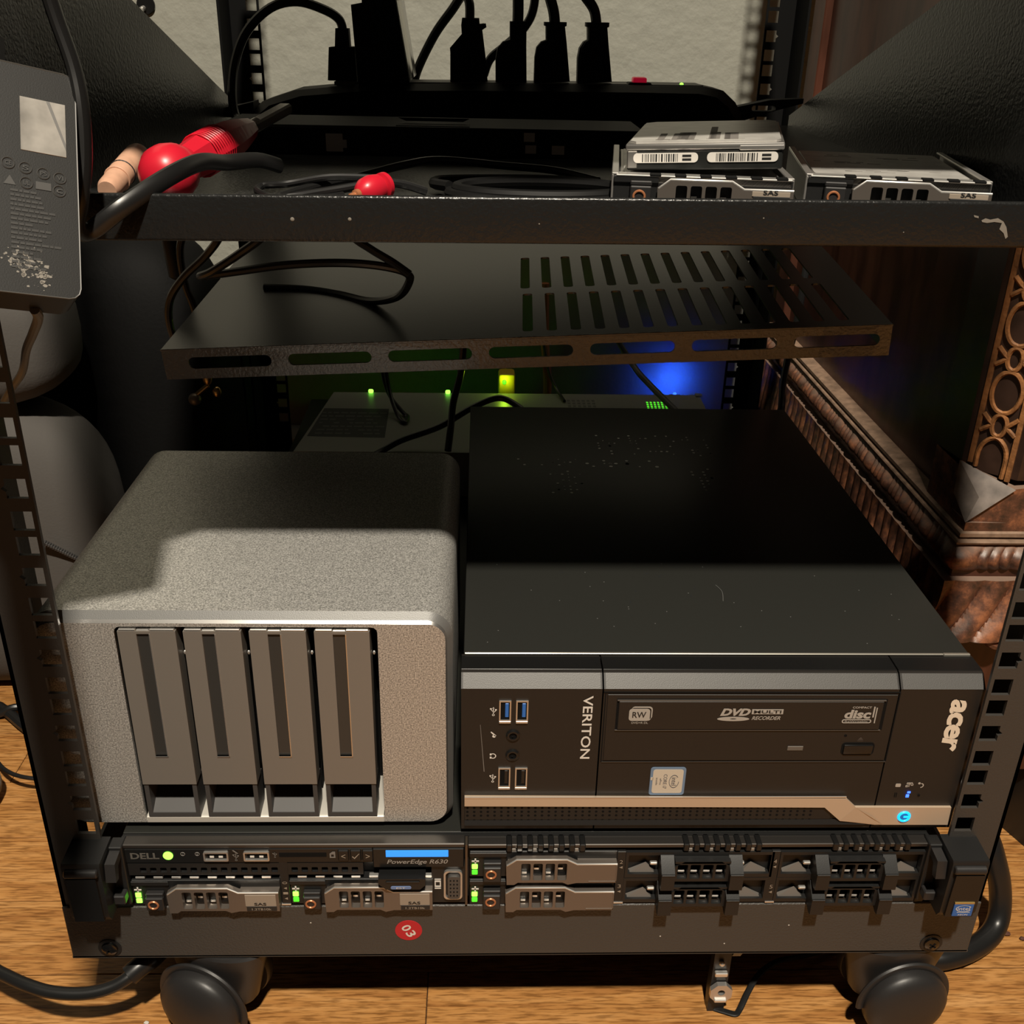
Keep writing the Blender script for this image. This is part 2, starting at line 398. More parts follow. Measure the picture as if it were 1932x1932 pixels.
# ================================================================== rack
rack = T('server_rack', 'black steel open rack with square-holed posts, standing on casters on the oak floor', 'rack', (0, 300, FZ))
def post_b(sx, sy, y0):
    zs = []
    k = -3
    while 264.07+44.45*k < 985:
        for d in (-15.875, 0, 15.875):
            z = 264.07+44.45*k+d
            if 155 < z < 985: zs.append((z, d == 0))
        k += 1
    b = B(); zs.sort()
    cuts = [62+FZ]+[(zs[i][0]+zs[i+1][0]+9.5)/2 for i in range(len(zs)-1)]+[1000]
    for i, (z, mid) in enumerate(zs):
        a, c = -237.3, -227.8
        h = [(a, z), (c, z), (c, z+9.5), (a, z+9.5)]
        if mid: h += [(a, z+6.4), (a-2.0, z+4.75), (a, z+3.1)]
        out = rect(-253.7, -225.9, cuts[i], cuts[i+1])
        if sx > 0: h = [(-p[0], p[1]) for p in h]; out = [(-p[0], p[1]) for p in out]
        b.prism(out, y0, y0+2*sy, 'y', [h])
    xo = 253.7*sx
    b.box(xo, xo-2*sx, y0, y0+42*sy, 62+FZ, 1000)
    return b
for sx in (-1, 1):
    part(rack, 'front_post', post_b(sx, 1, 0), POWDER)
    part(rack, 'rear_post', post_b(sx, -1, 605), REARSHADE)
part(rack, 'base_panel', B().box(-253.7, 253.7, -1.5, 0, 70, 108.6, 0.6).box(-253.7, 253.7, -1.5, 25, 70, 71.5), PANELC)
part(rack, 'rear_base_panel', B().box(-253.7, 253.7, 605, 606.5, 70, 109), PANELC)
for sx in (-1, 1):
    part(rack, 'side_rail', B().box(sx*252, sx*225, 2, 603, 70, 72).box(sx*252, sx*250, 2, 603, 72, 108), POWDER)
for x, z in ((-232, 78), (231, 77.5)):
    b = B().lathe([(4.6, 0), (4.6, 0.6), (4.2, 1.6), (2.6, 2.3), (0.01, 2.5)], (x, -1.5, z), (0, -1, 0), 20)
    s = part(rack, 'screw', b, mat('black_chrome', (0.10, 0.10, 0.10), 0.18, metal=1.0))
    b = B()
    for a in (0.6, 0.6+PI/2):
        q = B().box(-2.2, 2.2, -0.1, 0.35, -0.5, 0.5).xf(Matrix.Translation((x, -4.05, z)) @ Matrix.Rotation(a, 4, 'Y')); b.add(q.v, q.f)
    part(rack, 'screw_recess', b, DARK, s)
    part(rack, 'washer', B().lathe([(6.4, 0), (6.4, 0.5), (4.5, 0.6)], (x, -1.5, z), (0, -1, 0), 22), BLACK, s)
part(rack, 'upper_shelf_tray', B().box(-224, 224, -2, 505, 649, 655, .5), POWDER)
# red round number sticker
st = part(rack, 'number_sticker', B().cyl((-66.2, -1.5, 90), (0, -1, 0), 7.5, 0.25, 36), REDS, label='round red sticker printed 03')
b = B(); word(b, '0', -67.4, 92.0, 4.0, 5.4, -1.85, turn=1.05, bold=0.02); word(b, '3', -64.9, 87.6, 4.0, 5.4, -1.85, turn=1.05, bold=0.02)
part(rack, 'lettering', b, WHITEP, st)
b = B()
for x, z in ((147, 92), (75, 84), (112, 78), (-120, 96)): b.ell((x, -1.5, z), 0.45, 0.2, 0.45, 8, 6)
part(rack, 'dust_specks', b, DUST, kind='stuff')
# casters
def caster(cx, cy, yaw):
    R = Matrix.Translation((cx, cy, 25+FZ)) @ Matrix.Rotation(yaw, 4, 'Z')
    # axle along local Y; a bell-shaped fender, squashed along the axle, with a round cup on top
    b = B().lathe([(.1, -9), (22, -9), (24.5, -5), (29, 14), (33.5, 31), (34, 34.5), (32.5, 36), (22, 36.2), (21, 31), (.01, 31)], (0, 0, 0), (0, 0, 1), 40)
    for v in b.v:
        v.y = v.y*.52+3.2
    h = part(rack, 'caster', b.xf(R), CASTER)
    arc = [(26.6*math.cos(math.radians(a)), 26.6*math.sin(math.radians(a))) for a in range(-14, 196, 10)]
    part(rack, 'rim', B().tube([(p[0], -15.0, p[1]) for p in arc], (1.6, 2.4), 8, 2, (0, 1, 0)).xf(R), CASTER, h)
    part(rack, 'stem', B().cyl((0, 0, 30), (0, 0, 1), 5.5, 70-FZ-25-30, 14).box(-14, 14, -5, 22, 70-FZ-25-1.2, 70-FZ-25, .5).xf(R), BLACK, h)
    for s in (-1, 1):
        b = B().lathe([(0.01, 0), (24.6, 0), (25, 1), (25, 6), (24.2, 8), (21.5, 10.5), (17, 12.3), (9, 13.6), (0.01, 14)], (0, s*13.8, 0), (0, s, 0), 40)
        part(rack, 'wheel', b.xf(R), CASTER, h)
caster(-180.5, 13.5, math.radians(-20)); caster(220.5, 12.5, math.radians(7))
caster(-200, 570, math.radians(40)); caster(205, 570, math.radians(-30))

# ================================================================== rack server (1U)
srv = T('rack_server', 'black low rack server with drive carriers and a blue display, at the rack bottom', 'server', (0, 340, 109))
part(srv, 'chassis', B().box(-217, 217, 5, 690, 109, 152.6).box(-217, -215, -1, 5, 109, 153).box(215, 217, -1, 5, 109, 153), BLACK)
part(srv, 'top_cover', B().box(-217, 217, 7, 690, 152.6, 153.4, 0.3), SATIN)
b = B().box(-215, -35, -1.5, 5.5, 150.2, 153, 0.5); b.box(-33.4, 215, -1.2, 5.5, 149.3, 151.9, 0.4)
part(srv, 'top_rim', b, mat('dark_metal_rim', (0.10, 0.092, 0.085), 0.35, metal=0.8))
b = B().box(-34.8, -33.6, -2.6, 4, 110, 153.2)
part(srv, 'divider', b, mat('divider_metal', (0.16, 0.13, 0.10), 0.35, metal=0.8))
# clips along the rim
b = B(); c = B()
for x0, n in ((-13, 8), (82, 8), (163, 8)):
    for i in range(n):
        x = x0+i*5.6; b.box(x, x+3.2, -2.2, 6, 147.6, 152.6, 0.5)
        if i % 2: c.box(x-4.2, x-0.2, -0.9, 2, 146.4, 149.0, 0.4)
part(srv, 'rim_clips', b, BLACKG, kind='stuff'); part(srv, 'clip_tabs', c, mat('grey_tab', (0.35, 0.33, 0.30), 0.4, metal=0.5), kind='stuff')
# handles at each end
for s in (-1, 1):
    def X(a, c2): return (s*a, s*c2)
    b = B().prism([(2, 113.5), (-14.5, 113.5), (-17, 118), (-17.5, 153), (-16.6, 154.6), (2, 155.5)], *X(221.5, 241), 'x')
    b.box(*X(214.5, 221.5), -4, 4, 113, 153.5, 0.5)
    h = part(srv, 'rack_handle', b, BLACK)
    part(srv, 'latch_lip', B().lathe([(2.0, 0), (2.6, 0.6), (2.6, 16.4), (2.0, 17)], (s*222.7 if s > 0 else -239.7, -17.6, 149.2), (1, 0, 0), 14), CASTER, h)
    part(srv, 'latch_face', B().prism([(-17.2, 147), (-19.2, 146.2), (-18.2, 116), (-16.2, 116)], *X(224, 239.2), 'x'), BLACKG, h)
    b = B().prism([(-4, 151.5), (-13, 150.5), (-15, 140), (-11, 139), (-9, 146), (-4, 147)], *X(215.5, 220.8), 'x')
    b.box(*X(215, 221), -10, -4, 119, 125, 0.6)
    part(srv, 'ear_step', b, CASTER, h)
    if s > 0:
        k = part(srv, 'processor_badge', B().box(227.3, 238.0, -19.1, -18.4, 117.3, 127.0, 0.1), BLUEP, h, label='small blue badge sticker with white print')
        b = B(); word(b, 'intel', 232.8, 122.9, 6.6, 2.5, -19.3); word(b, 'XEON', 232.8, 118.5, 5.4, 1.2, -19.3)
        for i in range(22):
            a = 2*PI*i/26+0.5; a2 = a+2*PI/26
            b.add([(232.8+4.4*math.cos(t)*q, -19.3, 122.9+2.3*math.sin(t)*q) for t, q in ((a, 1), (a2, 1), (a2, 0.90), (a, 0.90))], [(0, 1, 2, 3)])
        b.box(229.5, 236.5, -19.25, -19.2, 120.1, 120.4)
        part(srv, 'lettering', b, WHITEP, h)
        part(srv, 'badge_edge', B().box(227.3, 238.0, -19.15, -18.5, 126.0, 127.1), mat('gold_foil_edge', (0.6, 0.42, 0.15), 0.4, metal=0.6), h)
# control panel
cp = part(srv, 'control_panel', B().box(-214.5, -84, -1.6, 5, 140.2, 150.0, 0.4).box(-84, -35.4, -2.4, 5, 137.2, 150.4, 0.5), BLACKG)
b = B(); word(b, 'DELL', -204, 145.6, 15, 4.3, -1.9, bold=0.03)
part(srv, 'lettering', b, mat('chrome_letters', (0.75, 0.70, 0.62), 0.2, metal=0.9), cp)
b = B().lathe([(2.6, 0), (2.6, 0.5), (1.4, 0.8), (0.01, 0.8)], (-191.8, -1.6, 145.7), (0, -1, 0), 18)
part(srv, 'power_button', b, LEDG, cp, label='green lit power button')
b = B()
for x in (-184, -176.4): b.ring((x, -1.8, 146.8), (0, 1, 0), 1.1, 0.2, 14, 4)
word(b, 'i', -176.4, 146.8, 0.5, 1.4, -1.9); word(b, '0', -184, 146.8, 0.5, 0.9, -1.9)
def trident(b, x, z, h, y):
    b.add([(x-h*.04, y, z-h*.5), (x+h*.04, y, z-h*.5), (x+h*.04, y, z+h*.4), (x-h*.04, y, z+h*.4)], [(0, 1, 2, 3)])
    b.add([(x-h*.11, y, z+h*.34), (x+h*.11, y, z+h*.34), (x, y, z+h*.52)], [(0, 1, 2)])
    b.add([(x+h*.13*math.cos(2*PI*i/10), y, z-h*.42+h*.13*math.sin(2*PI*i/10)) for i in range(10)], [tuple(range(10))])
    for s, z0, z1 in ((1, -.2, .05), (-1, -.1, .16)):
        b.add([(x, y, z+h*z0), (x+s*h*.24, y, z+h*(z1-.02)), (x+s*h*.24, y, z+h*(z1+.08)), (x, y, z+h*(z0+.09))], [(0, 1, 2, 3)])
        b.add([(x+s*h*.15, y, z+h*(z1+.06)), (x+s*h*.33, y, z+h*(z1+.06)), (x+s*h*.33, y, z+h*(z1+.22)), (x+s*h*.15, y, z+h*(z1+.22))], [(0, 1, 2, 3)])
trident(b, -156.3, 144.6, 5.0, -1.9); trident(b, -135.7, 146, 3.6, -1.9)
b.add([(-158, -1.9, 149.2), (-157.2, -1.9, 149.6), (-154.8, -1.9, 147.2), (-155.5, -1.9, 146.8)], [(0, 1, 2, 3)])
b.prism([(-106.8, 143.8), (-103.8, 143.8), (-103.8, 148.2), (-105.2, 148.2), (-106.8, 146.8)], -1.9, -1.85, 'y', [rect(-106.0, -104.6, 144.6, 146.2)])
part(srv, 'panel_icons', b, GREYP, cp, kind='stuff')
for x0, x1 in ((-173, -160), (-152, -138.5)):
    u = part(srv, 'usb_port', B().prism(slot(x0, x1, 142.6, 148.8, 0.8), -3.0, 2, 'y', [slot(x0+.8, x1-.8, 143.4, 148.0, 0.4)]), STEEL, cp)
    part(srv, 'usb_tongue', B().box(x0+1.6, x1-1.6, -1.9, 1, 144.0, 145.8).box(x0+.9, x1-.9, -0.9, -0.5, 143.5, 147.9), DARK, cp)
    b = B()
    for q in (0.32, 0.68):
        xc = x0+(x1-x0)*q; b.box(xc-1.1, xc+1.1, -2.1, -1.0, 144.4, 145.6)
    part(srv, 'usb_contacts', b, WHITEP, cp)
part(srv, 'card_slot', B().box(-133.5, -108.5, -1.75, -1.4, 144.4, 147.2), DARK, cp)
for x, g in ((-99.5, '<'), (-93, 'ok'), (-86.6, '>')):
    k = part(srv, 'panel_button', B().box(x-3, x+3, -2.4, 0, 141.8, 149.4, 0.6), BLACKG, cp)
    b = B()
    if g == 'ok':
        b.add([(x-2.0, -2.6, 145.2), (x-1.5, -2.6, 145.6), (x-0.7, -2.6, 144.5), (x+1.8, -2.6, 147.4), (x+2.1, -2.6, 147.2), (x-0.6, -2.6, 143.6)], [(0, 1, 2, 5), (2, 3, 4, 5)])
    else: word(b, g, x, 145.5, 2.2, 2.8, -2.6)
    part(srv, 'button_mark', b, LABELT, cp)
part(srv, 'display', B().box(-77, -43.8, -2.7, -1, 144.9, 149.5, 0.15), LCD, cp, label='lit blue display strip')
b = B(); word(b, 'PowerEdge R630', -60.3, 141.2, 32.5, 3.9, -2.6, shear=0.25, bold=0.012)
part(srv, 'lettering', b, GREYP if False else mat('model_print', (0.34, 0.31, 0.28), 0.5), cp)
# vent strip
hl = [slot(-208+i*5.35, -204.6+i*5.35, 133.4, 136.8, 0.5, 3) for i in range(22)]
part(srv, 'vent_strip', B().prism(rect(-214, -89.5, 131.6, 139.8), -1.4, 1.4, 'y', hl).box(-214, -89.5, 1.5, 2, 131.6, 139.8), BLACK)
b = B()
for i in range(17):
    x = -211.5+i*9.6
    if not -82 < x < -58: b.box(x, x+5, -0.8, 2, 128.3, 129.7, 0.2)
part(srv, 'metal_tabs', b, BRIGHT, kind='stuff')
# information tag
tg = part(srv, 'information_tag', B().prism([(-81, 134.5), (-56, 134.5), (-56, 130), (-59, 127), (-77, 127), (-81, 131)], -8, -1, 'y').box(-77, -59, -8.6, -8, 132, 133.3, .3), BLACKG)
b = B().prism(slot(-74.5, -63.5, 127.6, 129.6, 1.0), -8.3, -8, 'y')
part(srv, 'tag_label', b, TAGB, tg)
b = B(); word(b, 'EST', -69, 128.6, 4.8, 1.2, -8.5); part(srv, 'lettering', b, WHITEP, tg)
# vga port
vg = part(srv, 'video_port', B().prism(slot(-46.4, -36.4, 113.6, 134.2, 2.5), -2.2, 2, 'y', [slot(-45.4, -37.4, 114.6, 133.2, 2.2)]), STEEL)
b = B().prism(slot(-44.2, -37.6, 116, 132, 1.8), -4.2, 1, 'y'); part(srv, 'connector_body', b, mat('grey_connector', (0.10, 0.095, 0.09), 0.4, metal=0.4), vg)
b = B()
for i in range(3):
    for j in range(5): b.cyl((-42.7+i*1.8, -4.2, 118.6+j*2.7), (0, -1, 0), 0.45, 0.2, 8)
part(srv, 'pin_holes', b, DARK, vg)
part(srv, 'port_plate', B().box(-53, -35, -0.6, 4, 110, 137), BLACK)
b = B().prism(rect(-51.4, -48, 121.5, 126), -0.9, -0.65, 'y', [rect(-50.8, -48.6, 122.3, 125.2)]); b.box(-51.4, -48, -0.9, -0.65, 120.2, 120.7).box(-51.4, -48, -0.9, -0.65, 126.8, 127.3)
part(srv, 'port_icon', b, WHITEP)

def carrier(th, x0, z0, w, h, rz, lit, lab, par=None, y=-1.0, hz=None, hb=-1.0):
    """2.5 inch drive carrier front: latch body, release handle with four windows, button with ring"""
    f = w/79.5
    body = part(th, 'drive_carrier', B().box(x0, x0+w, y, y+6, z0, z0+h, 0.4).box(x0, x0+20*f, y-1.2, y, z0+h-3, z0+h, .3), BLACK, par)
    P_ = body if par is None else par
    top = hz if hz else h-1.5
    pts = [(20, hb), (19.5, top-4), (25, top), (52, top), (57.5, top-3.2), (79, top-3.2), (79, 0.2), (57.5, 0.2), (53, hb), (50, 0.6), (26, 0.6), (24, hb)]
    pts = [(x0+p[0]*f, z0+p[1]) for p in pts]
    hs = []
    for i in range(4):
        a = 27.6+i*6.5
        hs.append(slot(x0+a*f, x0+(a+5)*f, z0+2.2, z0+top-2.4, 0.9, 4))
    part(th, 'release_handle', B().prism(pts, y-5, y-1.5, 'y', hs).box(x0+58*f, x0+79*f, y-1.5, y, z0+.5, z0+top-3.5).box(x0+20.5*f, x0+26*f, y-1.5, y, z0+.5, z0+top-4), SILVERH, P_)
    q = part(th, 'handle_edge', B().tube([(x0+a*f, y-4.6, z0+c) for a, c in ((20, top-4), (25, top), (52, top), (57.5, top-3.2), (79, top-3.2))], 0.55, 6, 1), BRIGHT, P_)
    part(th, 'release_button', B().box(x0+7.5*f, x0+17*f, y-4.5, y, z0+0.3, z0+rz+4.5, .5).box(x0+7.5*f, x0+17*f, y-3, y, z0+rz+4.5, z0+rz+6.5, .4), CASTER, P_)
    part(th, 'button_ring', B().ring((x0+11.6*f, y-4.7, z0+rz), (0, 1, 0), 2.5, 0.55, 20, 6), ORANGE, P_)
    b = B()
    for i in range(4):
        a = 28.2+i*6.5; b.box(x0+a*f, x0+(a+2.6)*f, y-0.9, y-0.1, z0+3+(i % 2)*3, z0+4.2+(i % 2)*3)
    part(th, 'window_glints', b, BRIGHT, P_)
    if lit:
        for i, m in ((0, LEDG), (1, LEDG if lit == 2 else LEDGD)):
            part(th, 'status_light', B().box(x0+1.2, x0+4.4, y-.9, y, z0+5.2-i*4.0+1, z0+8.4-i*4.0+1, .8, 2), m, P_)
        b = B(); b.box(x0+1.2, x0+5, y-.8, y-.5, z0+11.4, z0+12.2).box(x0+2.7, x0+3.5, y-.8, y-.5, z0+10.0, z0+13.6)
        part(th, 'plus_mark', b, WHITEP, P_)
    if lab:
        lz = 4.6 if hz else 0; z0 += lz
        part(th, 'drive_label', B().box(x0+61*f, x0+77.5*f, y-5.4, y-5, z0+4.2, z0+top-4.2-lz*.9, .1), LABELT, P_)
        part(th, 'dark_label', B().box(x0+61.5*f, x0+77.5*f, y-5.5, y-5, z0+0.8, z0+4.2, .1), DARKP, P_)
        b = B(); word(b, 'SAS', x0+69*f, z0+6.0, 6.5, 2.0, y-5.6, bold=0.02)
        part(th, 'lettering', b, DARKP, P_)
        b = B(); word(b, '1.2TB10k', x0+69.5*f, z0+2.4, 10.5, 1.6, y-5.7, bold=0.01)
        part(th, 'lettering', b, LABELT, P_)
    else:
        b = B().box(x0+64*f, x0+79*f, y-5.3, y-5, z0+1.0, z0+1.5).box(x0+78.5*f, x0+79*f, y-5.3, y-5, z0+1, z0+top-4)
        part(th, 'embossed_line', b, SILVERH, P_)
    return body
carrier(srv, -214, 109.5, 79.5, 18, 4.6, 2, True)
carrier(srv, -129.5, 109.8, 77.5, 18, 4.6, 1, True)
carrier(srv, -32.5, 129.0, 79.5, 18, 6.0, 1, False)
carrier(srv, -32.5, 109.0, 79, 18, 6.0, 1, False)
def strip(x, marks):
    k = part(srv, 'bay_number_strip', B().box(x-2.4, x+2.4, -1.5, 4, 109.5, 147, .3), BLACK)
    b = B()
    for g, z in marks:
        word(b, g, x, z, 1.7, 2.6, -1.8, turn=PI/2 if g in '01' else 0)
        b.add([(x+.9, -1.8, z-3.0), (x-.9, -1.8, z-3.9), (x+.9, -1.8, z-4.8)], [(0, 1, 2)])
    part(srv, 'lettering', b, LABELT, k)
strip(-132, (('0', 126.0), ('1', 118.5)))
strip(49.2, (('2', 140), ('3', 122.5))); strip(133, (('4', 140), ('5', 121.5))); strip(217.4, (('6', 140.5), ('7', 122.5)))
for x in (-132.2, 49.4, 133.5): part(srv, 'strip_foot', B().box(x-2.5, x+2.5, -1.8, 0, 109.6, 110.5), BRIGHT)

def blank(x0, z0, w=80.5, h=18):
    """empty-bay filler: recessed frame, middle grille, two prongs"""
    body = part(srv, 'blank_filler', B().prism(rect(x0, x0+w, z0, z0+h), -1.5, 2, 'y', [rect(x0+1.5, x0+w-1.5, z0+2.5, z0+h-2)]).box(x0, x0+w, 3, 4, z0, z0+h), BLACK)
    gx0 = x0+28; gx1 = x0+54
    pts = [(gx0-2, z0+1.5), (gx0-2, z0+12), (gx0+3, z0+h-2.5), (gx1-3, z0+h-2.5), (gx1+2, z0+12), (gx1+2, z0+1.5)]
    hs = [slot(gx0-.5+i*6.9, gx0+5.0+i*6.9, z0+3.5, z0+h-4.6, 0.6, 3) for i in range(4)]
    part(srv, 'grille', B().prism(pts, -6, -3, 'y', hs).box(gx0-2, gx1+2, -6, 2, z0+h-3.8, z0+h-2.4), BLACK, body)
    b = B()
    for i in range(4): b.box(gx0+.3+i*6.9, gx0+4.3+i*6.9, -2.8, -1.2, z0+4.8, z0+6.6, .4)
    for xx in (x0+13.5, x0+61): b.box(xx, xx+4, -0.8, 1.2, z0+8.2, z0+10, .4)
    part(srv, 'inner_contacts', b, BRIGHT, body)
    for px in (x0+18.5, x0+55.5):
        b = B().prism([(2, z0+h-1), (-2, z0+h-1.5), (-9, z0+h-8), (-9.8, z0+h-9), (-9.8, z0-1.2), (-7, z0-1.8), (2, z0+2)], px, px+7.2, 'x')
        b.box(px-.1, px+7.3, -10.1, -8.4, z0+h-9.4, z0+h-8.2, .3)
        part(srv, 'prong', b, BLACK, body)
    for sx, xa, xb in ((1, x0+2.5, x0+16.5), (-1, x0+w-2.5, x0+w-16.5)):
        b = B().add([(xa, 0, z0+2.2), (xb, 0, z0+2.2), ((xa+xb)/2+sx*2, 1.5, z0+8.5), (xa, 3, z0+2.2), (xb, 3, z0+2.2)], [(0, 1, 2), (1, 4, 2), (4, 3, 2), (3, 0, 2), (0, 3, 4, 1)])
        part(srv, 'wedge', b, mat('grey_wedge', (0.16, 0.145, 0.13), 0.5) if 'grey_wedge' not in bpy.data.materials else bpy.data.materials['grey_wedge'], body)
blank(51.6, 128.4); blank(51.4, 110.0, 79.5); blank(135.5, 128.2, 79.5); blank(135.4, 110.0, 79)

# ================================================================== grey drive enclosure
NX0, NX1, NY, NZ0, NZ1 = -247.0, -41.5, 10.0, 155.0, 287.0
nas = T('drive_enclosure', 'grey metal four-bay drive enclosure standing on the server, left of the black desktop computer', 'drive enclosure', (-144, 110, 153.4))
R = 13.0
shape = slot(NX0, NX1, NZ0, NZ1, R, 8)
inn = slot(NX0+2.6, NX1-2.6, NZ0+2.2, NZ1-3.4, R-2.8, 8)
op = slot(-204.8, -78.0, 158.4, 280.4, 3.0, 4)
part(nas, 'body', B().prism(shape, NY+4.4, 43, 'y', [op]).prism(shape, 43, 215, 'y'), NASM)
# front frame: bevelled ring then flat face with the bay opening
n = len(shape)
b = B(); b.add([(p[0], NY+4.4, p[1]) for p in shape]+[(p[0], NY+1.3, p[1]) for p in inn], [(i, (i+1) % n, n+(i+1) % n, n+i) for i in range(n)])
part(nas, 'front_bevel', b, mat('grey_front_band', (0.17, 0.17, 0.165), 0.45, metal=0.3, bump=(2200, 0.2, 0.0003)))
inn2 = slot(NX0+3.4, NX1-3.4, NZ0+3.0, NZ1-4.7, R-3.8, 8)
b = B(); b.add([(p[0], NY+1.3, p[1]) for p in inn]+[(p[0], NY, p[1]) for p in inn2], [(i, (i+1) % n, n+(i+1) % n, n+i) for i in range(n)])
part(nas, 'front_rim', b, NASRIM, label='bright bevelled rim of the front')
part(nas, 'front_panel', B().prism(inn2, NY, NY+3, 'y', [op]), NASM)
b = B().box(-205, -78, 40, 42, 159, 281); part(nas, 'bay_back', b, DARK)
b = B().box(-205.5, -204.8, NY+2, 40, 160, 280).box(-78, -77.3, NY+2, 40, 160, 280).box(-205, -78, NY+2, 40, 280.4, 281)
part(nas, 'bay_sides', b, DARK)
part(nas, 'bay_sill', B().prism([(NY-.3, 158.2), (NY-.3, 161.6), (NY+1, 162.4), (24, 163.4), (40, 164), (40, 158.2)], -204, -78.6, 'x'), mat('bright_sill', (0.80, 0.77, 0.70), 0.35, metal=0.5), label='bright sill under the trays')
for sx in (-1, 1):
    part(nas, 'foot', B().box(-144+sx*85-9, -144+sx*85+9, 20, 200, 153.4, 155.4, .6), RUBBER)
for x0, w in ((-203.4, 29.0), (-172.0, 29.0), (-140.4, 28.6), (-109.0, 28.0)):
    x0 += .5; x1 = x0+w-1.2; sa = x0+9.0; sb = sa+6.2
    t = part(nas, 'drive_tray', B().prism([(x0, 184.6), (x1, 184.6), (x1, 278.5), (x0, 278.5)], NY-1.2, NY+8, 'y', [rect(sa, sb, 203, 277.0)]), TRAYM)
    part(nas, 'tray_body', B().box(x0+1, x1-1, NY+8, 38, 185, 277).box(x0+1, x1-1, NY+20, 38, 164, 185), DARK, t)
    part(nas, 'light_pipe', B().box(sa, sb, NY-0.2, NY+1, 203, 277), SLOTM, t)
    part(nas, 'pipe_cap', B().box(sa, sb, NY-0.9, NY+8, 277, 279.2, .3).box(sb-.15, sb+.3, NY-1.5, NY, 202.8, 277).box(sa, sb+.3, NY-1.5, NY, 202.5, 203), NASRIM, t)
    part(nas, 'tray_top', B().box(x0+.5, sa-.2, NY-1, NY+8, 278.5, 279.6, .3).box(sb+.2, x1-.5, NY-1, NY+8, 278.5, 279.6, .3), NASRIM, t)
    b = B().prism(rect(x0+.3, x1-.3, 162.4, 184.4), NY-0.6, NY+12, 'y', [rect(x0+2.6, x1-2.6, 164.9, 184.3)])
    part(nas, 'latch_frame', b, LATCH, t)
    b = B().prism([(NY-0.2, 165.0), (NY+12, 172.5), (NY+12, 164)], x0+2.6, x1-2.6, 'x'); part(nas, 'latch_ramp', b, LATCH, t)
    part(nas, 'latch_cavity', B().box(x0+2.6, x1-2.6, NY+12, NY+12.5, 164, 184.3).box(x0+2.6, x1-2.6, NY+2, NY+12, 183.6, 184.3), DARK, t)
    part(nas, 'tray_screw', B().ell((x1+1.1, NY+6, 262), 0.8, 0.8, 1.2, 10, 8), BRIGHT, t)

# ================================================================== black desktop computer lying flat
AX0, AX1, AY = -37.1, 227.6, 5.0
pc = T('desktop_computer', 'black slim desktop computer lying flat on the server, right of the grey enclosure', 'computer', (95, 200, 153.4))
part(pc, 'case_cover', B().box(AX0+1.0, AX1-1.0, 26, 392, 158, 255.6, 0.9, 2), SATIN)
part(pc, 'cover_edge', B().box(AX0+1.5, AX1-15, 25.0, 26.4, 254.9, 255.8, .25).box(AX1-15, AX1-1, 24.6, 26.4, 254.5, 256.0, .25), mat('edge_highlight', (0.60, 0.57, 0.5), 0.3, metal=0.8))  # highlight along the cover edge, drawn as strips of bright metal
part(pc, 'base_plate', B().box(AX0+1, AX1-1, 26, 392, 156.6, 158), BLACK)
for sx in (AX0+8, AX1-26):
    part(pc, 'foot', B().box(sx, sx+18, 40, 58, 153.4, 157, .8), RUBBER); part(pc, 'foot', B().box(sx, sx+18, 350, 368, 153.4, 157, .8), RUBBER)
# bezel: three sections with seams
secs = [(AX0, 33.4), (34.2, 183.6), (184.4, AX1)]
prof = [(26, 157), (6.5, 156.4), (AY, 157.5), (AY, 248.0), (10.5, 254.0), (12.5, 254.5), (26, 254.5)]
bz = [part(pc, 'front_bezel', B().prism(prof, a, c, 'x'), BEZEL) for a, c in secs]
for (a, c), o in zip(secs, bz):
    part(pc, 'bezel_chamfer', B().prism([(AY-.25, 248.2), (10.3, 254.1), (10.6, 253.8), (AY, 247.8)], a+.9, c-.9, 'x'), CHAMF, o, label='grey upper chamfer')
    part(pc, 'bezel_top', B().box(a, c, 12.3, 24.4, 254.5, 254.8, .1), BLACKG, o)
# left section: ports, jacks, icons, lettering
L = bz[0]
def usb_v(x0, x1, z0, z1, tongue):
    part(pc, 'usb_port', B().prism(rect(x0, x1, z0, z1), AY-.7, AY+2, 'y', [rect(x0+.7, x1-.7, z0+.9, z1-.7)]).box(x0, x1, AY-.9, AY, z0-1.2, z0+.3, .2), STEEL, L)
    part(pc, 'usb_cavity', B().box(x0+.7, x1-.7, AY-.15, AY, z0+.9, z1-.7), DARK, L)
    part(pc, 'usb_tongue', B().box((x0+x1)/2+.0, x1-1.2, AY-.5, AY, z0+2.5, z1-1.6, .2), tongue, L)
usb_v(-18, -12, 228.4, 241, BLUEU); usb_v(-9.5, -3.4, 228.4, 241, BLUEU)
usb_v(-17.8, -11.6, 185.8, 198.6, BLACKG); usb_v(-9.1, -2.8, 185.8, 198.6, BLACKG)
for z in (219.3, 206.8):
    part(pc, 'audio_jack', B().lathe([(3.6, 0), (3.6, .5), (2.9, 1.0), (2.0, 1.0), (2.0, .1), (.01, .1)], (-10.7, AY, z), (0, -1, 0), 24), BLACKG, L)
    part(pc, 'jack_hole', B().cyl((-10.7, AY-.15, z), (0, -1, 0), 1.9, .1, 18).ell((-10.9, AY-.5, z-.6), .5, .3, .3, 8, 6), DARK, L)
b = B(); trident(b, -20.9, 234.4, 5.2, AY-.25); trident(b, -20.7, 191.8, 5.2, AY-.25)
b.add([(-22.2, AY-.25, 221.4), (-21.8, AY-.25, 221.9), (-19.2, AY-.25, 219.4), (-19.9, AY-.25, 218.8)], [(0, 1, 2, 3)])
b.add([(-20.4+math.cos(2*PI*i/10)*.9, AY-.25, 218.9+math.sin(2*PI*i/10)*.9) for i in range(10)], [tuple(range(10))])
